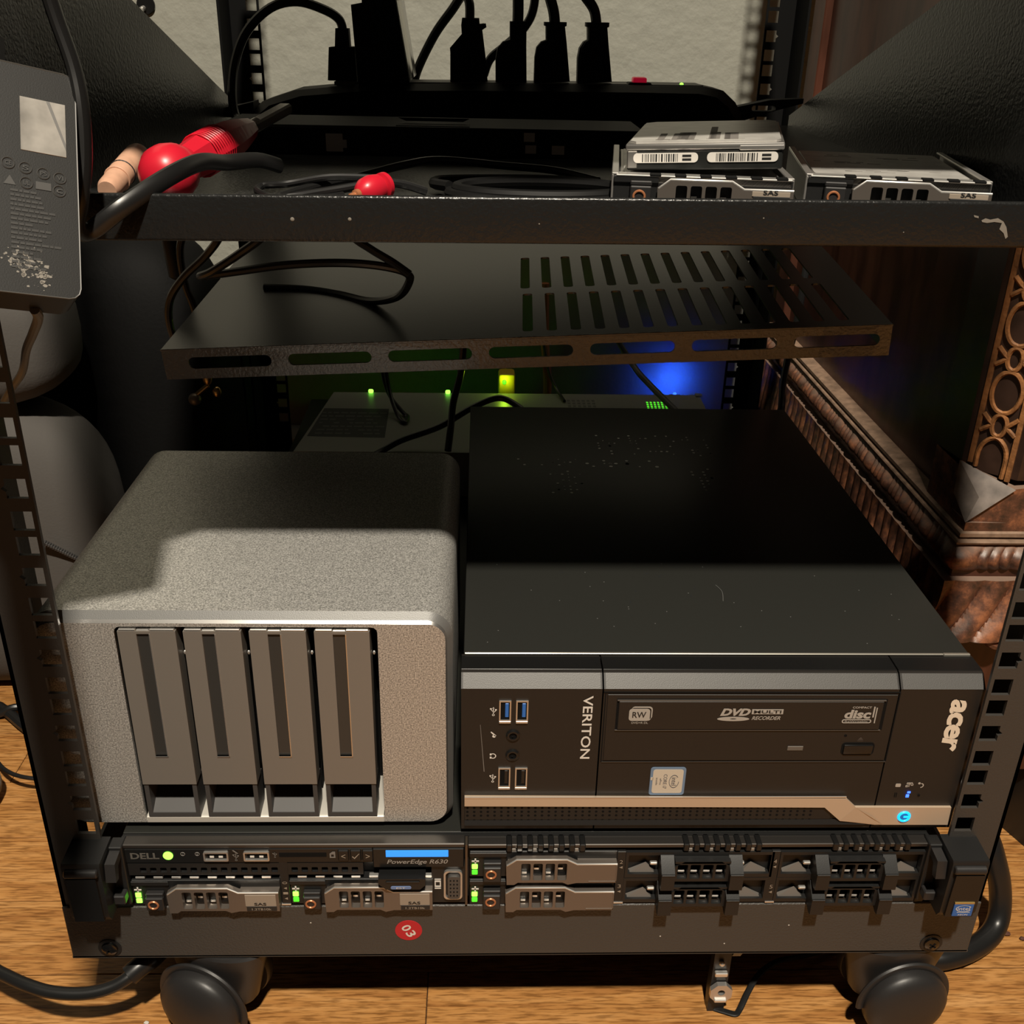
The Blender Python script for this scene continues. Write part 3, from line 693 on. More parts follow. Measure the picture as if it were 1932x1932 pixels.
for i in range(12):
    a = -PI*0.8+i*1.6*PI/12*1.0; a2 = a+1.6*PI/12
    b.add([(-20.8+q*math.cos(t+PI/2*0), AY-.25, 206.3+q*math.sin(t)) for t, q in ((a, 1.7), (a2, 1.7), (a2, 1.2), (a, 1.2))], [(0, 1, 2, 3)])
b.box(-22.4, -21.5, AY-.27, AY-.24, 204.7, 205.9).box(-22.4, -21.5, AY-.27, AY-.24, 206.7, 207.9)
part(pc, 'port_icons', b, WHITEP, L)
b = B(); word(b, 'VERITON', 26.6, 224.3, 39.5, 5.0, AY-.3, turn=PI/2, bold=0.012)
part(pc, 'lettering', b, WHITEP, L)
part(pc, 'scratch', B().add([(-27.5, AY-.1, 226), (-27.3, AY-.1, 226), (-25.0, AY-.1, 196), (-25.4, AY-.1, 196)], [(0, 1, 2, 3)]), GREYP, L)
# middle section: optical drive
Mi = bz[1]
part(pc, 'drive_bay', B().prism(rect(34.9, 184.6, 202.4, 246.2), AY-.2, AY+.6, 'y', [rect(35.4, 184.0, 203.0, 245.6)]).box(34.2, 184, AY-.35, AY, 245.9, 246.3), DARK, Mi)
part(pc, 'bay_line', B().box(35.4, 184.3, AY-.5, AY, 202.3, 202.7), mat('seam_line', (0.05, 0.043, 0.038), 0.4), Mi)
part(pc, 'optical_drive', B().box(36.2, 183.2, AY-.6, AY, 203.6, 245.0, .2), BEZEL, Mi)
part(pc, 'tray_recess', B().box(41.0, 178.4, AY-.75, AY-.5, 223.4, 242.4), DARK, Mi)
part(pc, 'disc_tray', B().box(42.0, 176.6, AY-1.6, AY-.6, 224.0, 241.6, .35), BEZEL, Mi)
b = B().box(41.2, 177.5, AY-1.5, AY-.5, 241.7, 242.1).box(40.9, 177.5, AY-1.3, AY-.5, 223.2, 223.6)
part(pc, 'tray_highlight', b, mat('edge_line', (0.09, 0.078, 0.068), 0.35), Mi)
b = B()
yt = AY-1.85
b.prism(slot(47.4, 58.0, 229.8, 237.2, 1.6), yt, yt+.1, 'y'); b.prism(slot(48.6, 59.2, 230.8, 238.6, 1.8), yt+.02, yt+.1, 'y', [slot(48.4, 58.6, 229.9, 237.8, 1.5)])
word(b, 'DVD+R DL', 53.2, 228.6, 8.4, 1.2, yt, bold=0.01)
word(b, 'DVD', 101.3, 235.2, 15.4, 4.6, yt, shear=0.3, bold=0.05)
b.prism(circ(100.6, 231.0, 8.2, 28, 1.3), yt, yt+.1, 'y', [circ(100.6, 231.0, 1.7, 14, 0.35)])
b.prism(rect(109.6, 125.6, 234.0, 237.0), yt, yt+.1, 'y')
word(b, 'RECORDER', 117.3, 231.6, 14.6, 2.3, yt, shear=0.3, bold=0.02)
# disc logo
word(b, 'disc', 164.0, 234.0, 13.6, 5.6, yt, bold=0.04, shear=0.1); word(b, 'COMPACT', 165.6, 238.2, 9.8, 1.3, yt, bold=0.02)
b.prism(slot(156.4, 171.6, 228.4, 230.8, 1.1), yt, yt+.1, 'y', [slot(157.0, 171.0, 228.9, 230.3, .65)]); b.box(171.6, 172.4, yt, yt+.1, 232, 238.6).box(173.0, 173.6, yt, yt+.1, 228.4, 238.0)
word(b, 'ReWritable', 163.8, 229.6, 11.6, 0.9, yt)
part(pc, 'drive_print', b, mat('warm_grey_print', (0.42, 0.39, 0.35), 0.5), Mi, kind='stuff')
b = B(); word(b, 'RW', 52.6, 233.6, 7.0, 3.6, yt-.12, bold=0.015); word(b, 'MULTI', 117.6, 235.5, 14.0, 1.9, yt-.12, bold=0.02)
part(pc, 'dark_lettering', b, DARKP, Mi)
part(pc, 'eject_button', B().box(160.4, 175.6, AY-1.8, AY-.5, 208.4, 214.2, 1.0, 2), BLACKG, Mi)
part(pc, 'eject_surround', B().prism(slot(159.4, 176.6, 207.4, 215.2, 2), AY-.8, AY-.5, 'y'), DARK, Mi)
part(pc, 'drive_light', B().box(131.2, 139.4, AY-1.0, AY-.5, 210.2, 213.0, .2), mat('grey_light_window', (0.13, 0.115, 0.10), 0.4), Mi)
part(pc, 'emergency_hole', B().cyl((160.4, AY-.55, 219.6), (0, -1, 0), .8, .15, 12), DARK, Mi)
b = B().add([(167, AY-.7, 217.0), (170.0, AY-.7, 217.0), (168.5, AY-.7, 218.8)], [(0, 1, 2)]).box(167, 170, AY-.72, AY-.68, 216.2, 216.6)
part(pc, 'eject_mark', b, mat('faint_print', (0.06, 0.05, 0.045), 0.5), Mi)
ib = part(pc, 'processor_badge', B().prism(slot(61.6, 80.2, 180.6, 198.8, 1.6), AY-.4, AY, 'y'), mat('blue_grey_badge', (0.16, 0.24, 0.36), 0.4), Mi, label='square blue-edged processor sticker with cream middle')
part(pc, 'badge_face', B().prism(slot(63.0, 78.9, 182.0, 197.6, 1.4), AY-.5, AY-.3, 'y').box(61.9, 63.2, AY-.5, AY-.3, 190.6, 192.4), mat('cream_badge', (0.62, 0.55, 0.45), 0.45), Mi)
b = B(); word(b, 'intel', 74.3, 189.8, 5.2, 2.6, AY-.6, turn=PI/2); word(b, 'CORE i7', 69.6, 189.8, 9.4, 1.9, AY-.6, turn=PI/2); word(b, 'vPro', 67.2, 189.8, 4.2, 1.1, AY-.6, turn=PI/2); word(b, 'inside', 65.2, 189.8, 4.8, 1.0, AY-.6, turn=PI/2)
for i in range(30):
    a = 2*PI*i/34+.7; a2 = a+2*PI/34
    b.add([(74.3+2.6*math.cos(t)*q, AY-.6, 189.8+4.3*math.sin(t)*q) for t, q in ((a, 1), (a2, 1), (a2, .9), (a, .9))], [(0, 1, 2, 3)])
part(pc, 'badge_print', b, mat('slate_print', (0.09, 0.10, 0.13), 0.5), Mi)
# right section: logo and lights
Ri = bz[2]
b = B(); word(b, 'acer', 215.6, 225.6, 33, 8.4, AY-.3, turn=PI/2, bold=0.035, space=0.92, shear=0.12)
part(pc, 'logo', b, mat('silver_logo', (0.82, 0.70, 0.56), 0.4), Ri)
b = B().prism(slot(192.6, 195.4, 185.6, 187.8, .5), AY-.3, AY-.2, 'y')
for dx, dz in ((-.9, .9), (.9, .9), (-1.3, -.9), (1.4, .1)): b.prism(rect(200+dx-.65, 200+dx+.65, 187+dz-.6, 187+dz+.6), AY-.3, AY-.2, 'y', [rect(200+dx-.3, 200+dx+.3, 187+dz-.25, 187+dz+.25)])
b.box(199.7, 200.1, AY-.3, AY-.2, 185.6, 188.6)
for i in range(10):
    a = -1.6+i*.32; a2 = a+.32
    b.add([(206.2+q*math.cos(t), AY-.3, 186.6+q*math.sin(t)) for t, q in ((a, 1.6), (a2, 1.6), (a2, 1.0), (a, 1.0))], [(0, 1, 2, 3)])
b.prism(circ(205.2, 188.0, .7, 10), AY-.3, AY-.2, 'y')
part(pc, 'status_icons', b, mat('icon_print', (0.45, 0.40, 0.35), 0.5), Ri)
part(pc, 'status_light', B().box(199.4, 201.2, AY-.5, AY, 178.4, 180.6, .3).box(199.8, 201.6, AY-.5, AY, 181.2, 182.6, .3), LEDB, Ri, label='small blue status light')
part(pc, 'unlit_light', B().cyl((206.4, AY-.3, 179.9), (0, -1, 0), .7, .1, 12).box(193.3, 193.6, AY-.3, AY, 178.5, 181.5).box(194.2, 194.5, AY-.3, AY, 178.5, 181.5), DARK, Ri)
# lower champagne stripe with the power button, mesh grille, foot
sp = [(-35.3, 180.3), (167.2, 178.7), (173.2, 172.8), (225.0, 172.6), (225.4, 160.6), (185.6, 160.8), (166.0, 163.6), (156.4, 172.8), (-35.3, 174.2)]
stp = part(pc, 'accent_stripe', B().prism(sp, AY-1.6, AY, 'y'), CHAMP, label='champagne stripe with stepped right end')
part(pc, 'stripe_facet', B().add([(173.2, AY-1.7, 172.7), (183, AY-2.6, 167), (190, AY-1.7, 160.8), (166, AY-1.7, 163.6)], [(0, 1, 2, 3)]), CHAMP, stp)
part(pc, 'stripe_edge', B().box(-35.3, 167, AY-1.8, AY-1.2, 179.6, 180.3).xf(Matrix.Translation((0, 0, 0))), BRIGHT, stp)
rg = B().ring((200.4, AY-1.7, 166.6), (0, 1, 0), 2.9, .75, 24, 6); rg.box(200, 203.4, AY-2.3, AY-1.7, 166.1, 167.2)
part(pc, 'power_button', rg, LEDC, stp, label='round blue lit power button')
part(pc, 'button_centre', B().cyl((200.4, AY-1.7, 166.6), (0, -1, 0), 2.2, .2, 20), mat('dim_blue', (0.01, 0.10, 0.22), 0.4, emit=((0.0, .15, .5), .5)), stp)
g = part(pc, 'speaker_grille', B().box(-35.3, 161, AY-.4, AY, 163.8, 173.4, .2).prism([(AY-.4, 163.8), (AY-1.6, 161), (AY, 160.6)], -35.3, 180, 'x'), BLACK)
b = B()
for i in range(52):
    for j in range(4):
        x = -33.8+i*3.6
        if x < 163-2.2*j: b.cyl((x, AY-.42, 172.0-j*2.6+ (0 if j < 3 else -.6)), (0, -1, 0), .72, .06, 8)
part(pc, 'grille_holes', b, DARK, g, kind='stuff')
# perforations at the back of the lid: pale discs painted for their reflections
b = B()
def cl(x0, x1, y0, y1, n, s=1.0):
    for _ in range(n):
        x = x0+round(random.random()*(x1-x0)/4.2)*4.2; yy = y0+round(random.random()*(y1-y0)/5.2)*5.2
        b.cyl((x, yy, 255.65), (0, 0, 1), random.choice((.55, .8, 1.0))*s, .1, 8)
cl(62, 122, 292, 330, 34); cl(128, 146, 290, 326, 18); cl(22, 44, 222, 262, 26); cl(124, 136, 228, 264, 20); cl(0, 46, 270, 282, 10); cl(50, 110, 268, 278, 14, 1.4)
part(pc, 'lid_perforations', b, mat('perforation_reflection', (0.55, 0.55, 0.53), 0.3, metal=0.5), kind='stuff')
b = B()
for _ in range(40):
    b.ell((random.uniform(-30, 215), random.uniform(35, 150), 255.7), .35, .35, .15, 6, 4)
b.tube([(108, 96, 255.8), (110, 88, 256), (108.5, 78, 255.8)], .18, 5, 5)
part(pc, 'lid_dust', b, mat('grey_dust', (0.12, 0.12, 0.115), 0.9), kind='stuff')
#ENDPC

# ================================================================== top cantilever shelf
shelf = T('rack_shelf', 'textured black shelf with sloping side walls and a scuffed front lip, across the top', 'shelf', (0, 0, 470), rot=(0, -0.0074, 0))
part(shelf, 'tray', B().box(-221, 221, 0, 470, -1.2, 0.4), HAMMER)
part(shelf, 'front_lip', B().box(-241, 241, -2.8, 0, -2.0, 16.2, 1.35, 4), HAMMER)
for sx in (-1, 1):
    part(shelf, 'side_wall', B().prism([(3, 0), (3, 90), (200, 90), (470, 8), (470, 0)], sx*222, sx*220.6, 'x'), HAMMER)
    part(shelf, 'mounting_flange', B().box(sx*221, sx*241, -0.9, 0, 15, 90, .3), POWDER)
b = B()
for x, z, r in ((-102.9, 7.0, .8), (-80.5, 7.2, .7), (-6, 6, .3), (83, 9, .3), (140, 4, .25)): b.ell((x, -2.85, z), r, .15, r, 8, 6)
def flake(b, pts, y): b.add([(p[0], y-.25, p[1]) for p in pts], [tuple(range(len(pts)))])
flake(b, [(167.0, 11.0), (169, 10.6), (169.2, 9.8), (167.4, 10.2)], -2.72)
flake(b, [(170.5, 9.0), (172, 9.8), (174, 9.3), (177, 9.9), (179.5, 8.6), (179, 8.0), (176, 8.4), (173, 8.0), (171, 8.3)], -2.72)
flake(b, [(179.5, 8.6), (181.2, 6.4), (182.6, 2.6), (181.8, 1.8), (180.6, 4.0), (178.5, 5.6), (179, 8.0)], -2.72)
part(shelf, 'paint_chips', b, mat('chip_grey', (0.22, 0.20, 0.17), 0.8), kind='stuff')

# ================================================================== second, slotted shelf
vs = T('vented_shelf', 'slotted black metal shelf hanging at a slant behind and below the top shelf', 'shelf', (-222.4, 193.7, 362.0), rot=(math.radians(3.946), math.radians(-3.451), math.radians(-2.248)))
b = B().box(0, 213, 0, 412, -1.2, 0).box(213, 440, 176, 412, -1.2, 0).box(428, 440, 0, 176, -1.2, 0).box(213, 428, 0, 4, -1.2, 0)
for i in range(14):
    x = 213+i*14.72; xe = x+14.72 if i < 13 else 428
    b.prism(rect(x, xe, 4, 176), -1.2, 0, 'z', [slot(x+6.6, x+13.0, 10, 83, 2.2), slot(x+6.6-1.5, x+13.0-1.5, 94.5, 168, 2.2)])
part(vs, 'top_plate', b, SLATE)
b = B()
xs = [0]+[72.4+61.2*i for i in range(6)]+[440]
for i in range(7):
    s0 = 15.3+61.2*i; b.prism(rect(xs[i], xs[i+1], -19.5, 0), 0, 1.2, 'y', [slot(s0, s0+51, -13.0, -5.6, 3.6)])
b.box(-.3, 440.3, -.3, .9, -1.2, .2, .3)
part(vs, 'front_lip', b, PEBBLE)
for x in (0, 438.8): part(vs, 'side_lip', B().box(x, x+1.2, 1, 412, -19.5, -1), POWDER)

# ================================================================== things on the top shelf
def caddy(loc, rz, label, extra=None):
    t = T('drive_caddy', label, 'drive caddy', loc, 'loose drive caddies on the top shelf', rot=(0, 0, rz))
    b = B().box(-1, -0, 2, 112, 0, 15.5, .3).box(79, 80, 2, 112, 0, 15.5, .3).box(0, 79, 2, 8, 12, 15, .3)
    b.box(-1, 2.2, 2, 112, 15.2, 16.2, .3).box(76.8, 80, 2, 112, 15.2, 16.2, .3)
    part(t, 'side_rail', b, STEEL)
    d = part(t, 'hard_drive', B().box(2.5, 76.5, 12, 112, 0.8, 14.0, .6), CAST)
    part(t, 'drive_top', B().prism([(6, 14), (73, 14), (74.5, 22), (74.5, 110), (4.5, 110), (4.5, 22)], 14.0, 14.5, 'z'), DRIVETOP, d)
    b = B()
    for i in range(26):
        x = random.uniform(8, 60); y = random.choice((30, 34, 38, 62, 66, 84, 88, 94)); b.box(x, x+random.uniform(3, 10), y, y+1.2, 14.5, 14.55)
    part(t, 'label_print', b, GREYP, d, kind='stuff')
    b = B()
    part(t, 'tab_strip', B().box(1, 79, .5, 9.5, 15.0, 15.7, .2), BRIGHT)
    for i in range(6): b.box(16+i*11.2, 21.0+i*11.2, 0.3, 5, 15.2, 16.3, .2)
    part(t, 'strip_notches', b, DARK, kind='stuff')
    carrier(t, 0, 0, 80, 15.2, 6.8, 0, True, y=2.0, hz=14.6, hb=1.0)
    return t
caddy((30.5, 62, 470.9), math.radians(-7), 'drive caddy on the top shelf with a bare hard drive lying on it')
caddy((119.8, 66, 471.4), math.radians(-11), 'open drive caddy on the top shelf, right of the stacked one')
hd = T('bare_hard_drive', 'bare silver and black hard drive with two barcode labels, tilted on the left caddy', 'hard drive', (37.5, 73, 486.9), rot=(0, math.radians(-3.2), math.radians(-13)))
part(hd, 'circuit_body', B().box(0, 69, 0, 100, 0, 8.6, .6), PCB)
part(hd, 'cast_frame', B().box(-.6, 69.6, -.6, 100.5, 8.6, 11.4, .8, 2).box(0, 5, -.2, 8, 0.5, 8.6, .6), CAST)
part(hd, 'drive_top', B().prism([(4, 1.5), (66, 1.5), (68, 5), (68, 94), (64, 99), (6, 99), (1, 94), (1, 6)], 11.4, 12.3, 'z'), DRIVETOP)
part(hd, 'corner_bracket', B().box(50, 69.5, -.9, 4, 8.2, 10.4, .4), STEEL)
b = B()
for i in range(18):
    x = random.uniform(12, 50); b.box(x, x+random.uniform(2, 7), 5+random.choice((0, 2, 4, 30, 34, 60)), 6+random.choice((0, 2)), 12.3, 12.35)
part(hd, 'label_print', b, GREYP, kind='stuff')
for x0, x1 in ((3, 32), (36, 67)):
    k = part(hd, 'barcode_label', B().prism(slot(x0, x1, 3.2, 7.4, 1.8), -.5, 0, 'y'), WHITEP, label='white barcode label')
    b = B(); x = x0+4
    while x < x1-9:
        wd = random.choice((.25, .4, .7)); b.box(x, x+wd, -.6, -.5, 3.6, 7.0); x += wd+random.choice((.35, .5, .8))
    for i in range(2): b.box(x1-7, x1-3, -.6, -.5, 4+i*1.6, 5.0+i*1.6)
    part(hd, 'barcode', b, DARKP, k, kind='stuff')

# screwdriver
sd = T('screwdriver', 'red-handled screwdriver lying on the top shelf, its shaft pointing to the power strip', 'screwdriver', (-160, 85, 471))
P0 = Vector((-166.5, 58, 484.0)); P1 = Vector((-143.5, 133, 496.5)); ax = (P1-P0).normalized(); Lh = (P1-P0).length
part(sd, 'butt', B().lathe([(.1, -12.5), (6, -11.4), (10, -8), (12.4, -3), (12.6, 2), (11.5, 7), (9.5, 11), (8.2, 14)], P0, ax, 28), REDP)
part(sd, 'grip', B().lathe([(8.0, 13), (8.6, 20), (9.6, 30), (10, 42), (9.4, 52), (8.0, 62), (6.4, 70), (5.0, Lh-3), (3.0, Lh), (.1, Lh)], P0, ax, 8), REDP)
b = B()
for i in range(9): b.ring(P0+ax*(28+i*2.0), ax, 9.75, .35, 20, 4)
part(sd, 'grip_ribs', b, REDP, kind='stuff')
side = ax.cross(Vector((0, 0, 1))).normalized(); upv = side.cross(ax).normalized(); nrm = (upv-side*0.0).normalized()
q0 = P0+ax*(Lh-2); q1 = q0+ax*40; b = B(); pr = [(-3.6, 1.6), (-2.6, 2.6), (2.6, 2.6), (3.6, 1.6), (3.6, -1.6), (2.6, -2.6), (-2.6, -2.6), (-3.6, -1.6)]
b.add([q+side*x+nrm*z for q in (q0, q1) for x, z in pr], [(i, (i+1) % 8, 8+(i+1) % 8, 8+i) for i in range(8)]+[tuple(range(8)), tuple(range(15, 7, -1))])
part(sd, 'shaft', b, mat('bright_steel', (0.85, 0.83, 0.8), 0.22, metal=0.9))
part(sd, 'collar', B().cyl(P0+ax*(Lh-1), ax, 3.6, 6, 14, .4), STEEL)
# beige tube
A = Vector((-196, 70, 476.6)); D = Vector((1.5, 38, 8.5)).normalized()
tb = T('beige_tube', 'small beige tube with a dark ring, left of the red screwdriver', 'tube', (-196, 80, 471))
part(tb, 'barrel', B().lathe([(.1, -6), (4.2, -6), (5.2, -3), (5.3, 8), (5.8, 9), (5.8, 38), (5.2, 41), (.1, 42)], A, D, 22), BEIGE)
part(tb, 'dark_ring', B().ring(A+D*16, D, 5.75, .45, 24, 6), DARKP)
part(tb, 'seam_ring', B().ring(A+D*8.4, D, 5.55, .5, 24, 6), BEIGE)
# red plug on thin cable
rp = T('red_plug', 'small red audio plug with a copper tip near the front lip', 'plug', (-78, 58, 471.5))
c0 = Vector((-78.5, 58, 478.4)); d0 = Vector((-0.62, -0.75, -0.12)).normalized()
part(rp, 'plug_body', B().lathe([(.1, -11), (4.6, -11), (5.8, -10), (5.8, -8), (4.0, -7.2), (4.0, -6.2), (5.8, -5.4), (6.4, -1), (5.8, 3), (4.2, 5.6), (2.4, 7)], c0, d0, 24), REDP)
part(rp, 'tip', B().lathe([(2.3, 7), (2.3, 9), (1.4, 9.4), (1.4, 12), (.1, 13)], c0, d0, 14), ORANGE)

def cable(name, label, pts, r, m=RUBBER, cat='cable', group=None, sub=6, seg=10, flat=None):
    return single(name, label, cat, B().tube(pts, r, seg, sub, flat), m, group)
cable('signal_cable', 'thin black cable looped flat behind the red plug on the top shelf', [(-55, 90, 473.5), (-72, 84, 478), (-98, 70, 476), (-116, 60, 474.2), (-120, 66, 473.8), (-106, 90, 475.3), (-88, 110, 477.1), (-68, 122, 481.0), (-50, 140, 481.5), (-17, 150, 478), (10, 150, 476), (31, 130, 474)], 2.0)
cable('looped_cord', 'thin black cord bent into a narrow loop left of the red plug', [(-75, 90, 479), (-100, 90, 479.2), (-119, 82, 477.0), (-131, 85, 475.5), (-131, 74, 474.2), (-118, 60, 473.8), (-102, 62, 474), (-92, 70, 474.2)], 1.7)
b = B()
for k in range(2):
    b.tube([(0+44*math.cos(a)*(1-k*.08), 88+24*math.sin(a)*(1-k*.09), 473.6+k*2.4) for a in [2*PI*i/16 for i in range(17)]], 2.6, 8, 3)
b2 = B().tube([(-44, 90, 476), (-52, 105, 475), (-45, 120, 474.5), (0, 126, 474.5), (30, 118, 474.5)], 2.6, 8, 4); b.add(b2.v, b2.f)
single('coiled_cable', 'coil of black cable lying on the top shelf left of the drive caddies', 'cable', b, MATTE)
# patch panel; pale plates stand in for light seen through its openings
pp = T('patch_panel', 'low black panel with square port openings at the back of the top shelf', 'panel', (-60, 265, 471))
part(pp, 'body', B().box(-185, 70, 235, 300, 471, 488, 1.5), MATTE)
key = [(-121.5, 473.5), (-111.5, 473.5), (-111.5, 475.6), (-109.2, 475.6), (-109.2, 480.2), (-111.5, 480.2), (-111.5, 483.6), (-121.5, 483.6)]
part(pp, 'port', B().prism(key, 234.4, 235, 'y'), mat('port_light_plate', (0.75, 0.72, 0.66), 0.6))
for x0, x1, z0, z1 in ((-3.5, 3, 481, 486), (-2.5, 4, 474.3, 479), (13.5, 21, 474.0, 479)):
    part(pp, 'port', B().prism(rect(x0, x1, z0, z1), 234.4, 235, 'y'), bpy.data.materials['port_light_plate'])
part(pp, 'label_holder', B().prism([(-75, 489.6), (-40, 489.6), (-36, 491.5), (-80, 491.5)], 255, 256, 'y').box(-80, -36, 240, 262, 488, 488.4), MATTE)
# power strip
ps = T('power_strip', 'long black power strip with rounded ends along the back of the top shelf', 'power strip', (-20, 440, 471))
out = [(-204, 471.6), (-204.5, 477), (-194, 486), (-169, 494.2), (-117, 499.6), (-32, 501.4), (88, 502.6), (141, 502.6), (155, 500), (165, 492), (171, 483), (172, 471.6)]
inn_ = [(p[0]*.96-1, 471.6+(p[1]-471.6)*.86) for p in out]
n = len(out)
b = B().prism(out, 424, 466, 'y'); b.add([(p[0], 424, p[1]) for p in out]+[(p[0], 412, p[1]) for p in inn_], [(i, n+i, n+(i+1) % n, (i+1) % n) for i in range(n)]+[tuple(n+i for i in range(n))])
part(ps, 'body', b, MATTE)
part(ps, 'outlet_face', B().prism([(-140, 500.6), (-40, 501.8), (88, 503.0), (140, 503.2), (140, 502), (-140, 498)], 428, 462, 'y'), mat('grey_outlet_strip', (0.12, 0.115, 0.10), 0.5))
part(ps, 'power_switch', B().box(86.5, 97, 430, 441, 502.6, 507.8, 1.2, 2), LEDR, label='red rocker switch')
part(ps, 'switch_guard', B().box(83, 100.5, 428, 443, 502, 504.2, .8), MATTE)
part(ps, 'indicator_light', B().lathe([(1.6, 0), (1.4, 1.4), (.1, 2)], (124.5, 435, 502.6), (0, 0, 1), 12), LEDG, label='green indicator light')
part(ps, 'mounting_ear', B().prism([(168, 478), (168, 487), (196, 493), (222, 494.5), (222, 491), (196, 484), (172, 476)], 440, 452, 'y', [slot(182, 201, 484.6, 488.8, 2)]), MATTE)
part(ps, 'mounting_ear', B().prism([(-200, 474), (-200, 486), (-212, 483), (-222, 481.5), (-232, 486.5), (-243, 485.5), (-238, 480), (-244, 477.5), (-232, 475)], 418, 440, 'y'), MATTE)
# plugs standing in the strip
def plug(label, poly, cord, y0=431, y1=449, r=3.6, extra=None):
    t = T('power_plug', label, 'plug', (sum(p[0] for p in poly)/len(poly), 440, 502.5), 'plugs in the power strip')
    b = B().prism(poly, y0+3, y1-3, 'y'); c = sum(p[0] for p in poly)/len(poly); q = [(c+(p[0]-c)*.88, p[1]) for p in poly]
    b.prism(q, y0, y1, 'y')
    part(t, 'plug_body', b, MATTE)
    part(t, 'cord', B().tube(cord, r, 10, 6), RUBBER)
    return t
plug('small square black plug whose cord arches left over the shelf', [(-145.5, 501), (-143.6, 524), (-139, 524.5), (-138, 537), (-128.5, 537), (-128, 524.5), (-124.4, 524.6), (-123.4, 501)],
     [(-133, 441, 534), (-135.7, 440, 543), (-146.3, 435, 549.5), (-164.6, 430, 554.2), (-183.3, 425, 549.6), (-201, 420, 533.5), (-210.5, 415, 512.2), (-212.2, 405, 490), (-209, 398, 476), (-200, 385, 474.5), (-185, 365, 474.5)], r=3.4)
plug('angled black plug right of the tall adapter, cord bending down left', [(-52.7, 501.6), (-52.6, 522), (-52.9, 525.3), (-44, 535), (-44.4, 541), (-43.7, 546), (-31, 546), (-30.6, 542), (-26, 542.5), (-25.5, 540), (-28.6, 538), (-26, 520), (-24.2, 502.5)],
     [(-38, 442, 544), (-38.5, 446, 556), (-43, 456, 562), (-52, 466, 551), (-66, 472, 533), (-80, 474, 507), (-84, 474, 490)])
plug('second black plug with rounded shoulder, two cords crossing above it', [(-18.1, 501.8), (-18.4, 518), (-17, 526), (-13, 530.5), (-7.8, 532), (-8, 544.3), (4.4, 544.6), (4.6, 528), (5.5, 502.3)],
     [(-2, 440, 542), (-2, 440, 556), (-3, 440, 585)], r=4.2)
plug('third black plug with rounded shoulder, cord rising straight up', [(11.2, 502.4), (11.3, 520), (12.5, 527), (16, 531), (19.5, 532.2), (19.1, 541.5), (17.8, 542), (17.8, 544.4), (34.4, 544.6), (34.4, 542), (33.2, 541.5), (35, 530), (38.5, 503.5)],
     [(26, 440, 542), (24.5, 440, 552), (20, 440, 566), (14, 440, 590)], r=4.2)
plug('rightmost black plug with rounded shoulder, cord curving up left', [(44.3, 502.6), (43.9, 520), (45, 527), (48, 531.5), (50.9, 532.9), (50.4, 541.5), (49, 542), (49, 544.8), (66.3, 545), (66.3, 542), (65, 541.5), (66.6, 530), (70.7, 504)],
     [(57.5, 440, 542), (55, 440, 553), (48, 440, 562), (38, 440, 572)], r=4.0)
cable('slack_cord', 'black cord passing behind the second and third plugs', [(-27, 470, 505), (-22, 470, 517), (-10, 468, 527), (4, 464, 540), (11, 462, 556), (12, 462, 590)], 3.4)
wa = T('power_adapter', 'tall black block adapter with a pale side standing in the power strip', 'adapter', (-104, 440, 502.4))
part(wa, 'block', B().prism([(-120.8, 500), (-123.8, 553), (-116, 554.5), (-116, 562), (-94, 562), (-91.5, 556.8), (-82.5, 501.5)], 418, 458, 'y'), MATTE)
part(wa, 'pale_side', B().prism([(-91.2, 556.5), (-88, 557), (-79.6, 505), (-82.2, 502.5)], 424, 458, 'y'), CLEAR, label='pale translucent side')
part(wa, 'ribs', B().prism([(-121.5, 501), (-124.4, 553), (-123.8, 553), (-120.8, 501)], 422, 456, 'y'), CLEAR)

# ================================================================== power brick and cords at upper left
pb = T('power_brick', 'dark grey laptop power brick with silver sticker and worn print, hanging at upper left', 'power brick', (-176.8, -9.2, 526.6), rot=(-0.541, 0.234, 0.521))
pts = slot(-62, 0, -84, 0, 4, 4)
b = B().prism(pts, 0, 18, 'y'); q = [(-31+(p[0]+31)*.86, -42+(p[1]+42)*.9) for p in pts]; n = len(pts)
b.add([(p[0], 18, p[1]) for p in pts]+[(p[0], 25, p[1]) for p in q], [(i, (i+1) % n, n+(i+1) % n, n+i) for i in range(n)]+[tuple(n+i for i in reversed(range(n)))])
part(pb, 'case', b, PSUM)
part(pb, 'edge_line', B().tube([(p[0], .1, p[1]) for p in pts+[pts[0]]], .28, 5, 1), mat('pale_edge', (0.07, 0.066, 0.06), 0.4))
part(pb, 'cable_inlet', B().box(-33, -22, 4, 16, 0, 14, 2).box(-31, -24, 6, 14, 14, 24, 2), BLACK)
part(pb, 'silver_sticker', B().box(-18.6, -3.6, -.25, 0, -31.8, -11.8, .1), FOIL, label='square silver sticker')
part(pb, 'foil_crease', B().add([(-10.0, -.35, -12), (-8.8, -.35, -12), (-3.7, -.35, -27), (-3.7, -.35, -29.5)], [(0, 1, 2, 3)]), NASRIM)
b = B()
for x, z, g in ((-22.7, -37.5, 'CE'), (-17.2, -38.3, 'S'), (-11.4, -39.3, 'PS'), (-6.0, -40.0, 'VI'), (-17.0, -43.8, 'UL'), (-6.3, -44.9, 'c')):
    b.ring((x, -.15, z), (0, 1, 0), 2.0, .22, 18, 4); word(b, g, x, z, 2.0, 1.6, -.3)
b.add([(-24.3, -.2, -45.2), (-20.4, -.2, -45.2), (-22.3, -.2, -41.8)], [(0, 1, 2)]); b.box(-14, -9, -.25, 0, -45.4, -42.6)
part(pb, 'approval_marks', b, mat('mark_print', (0.055, 0.053, 0.05), 0.6), kind='stuff')
b = B()
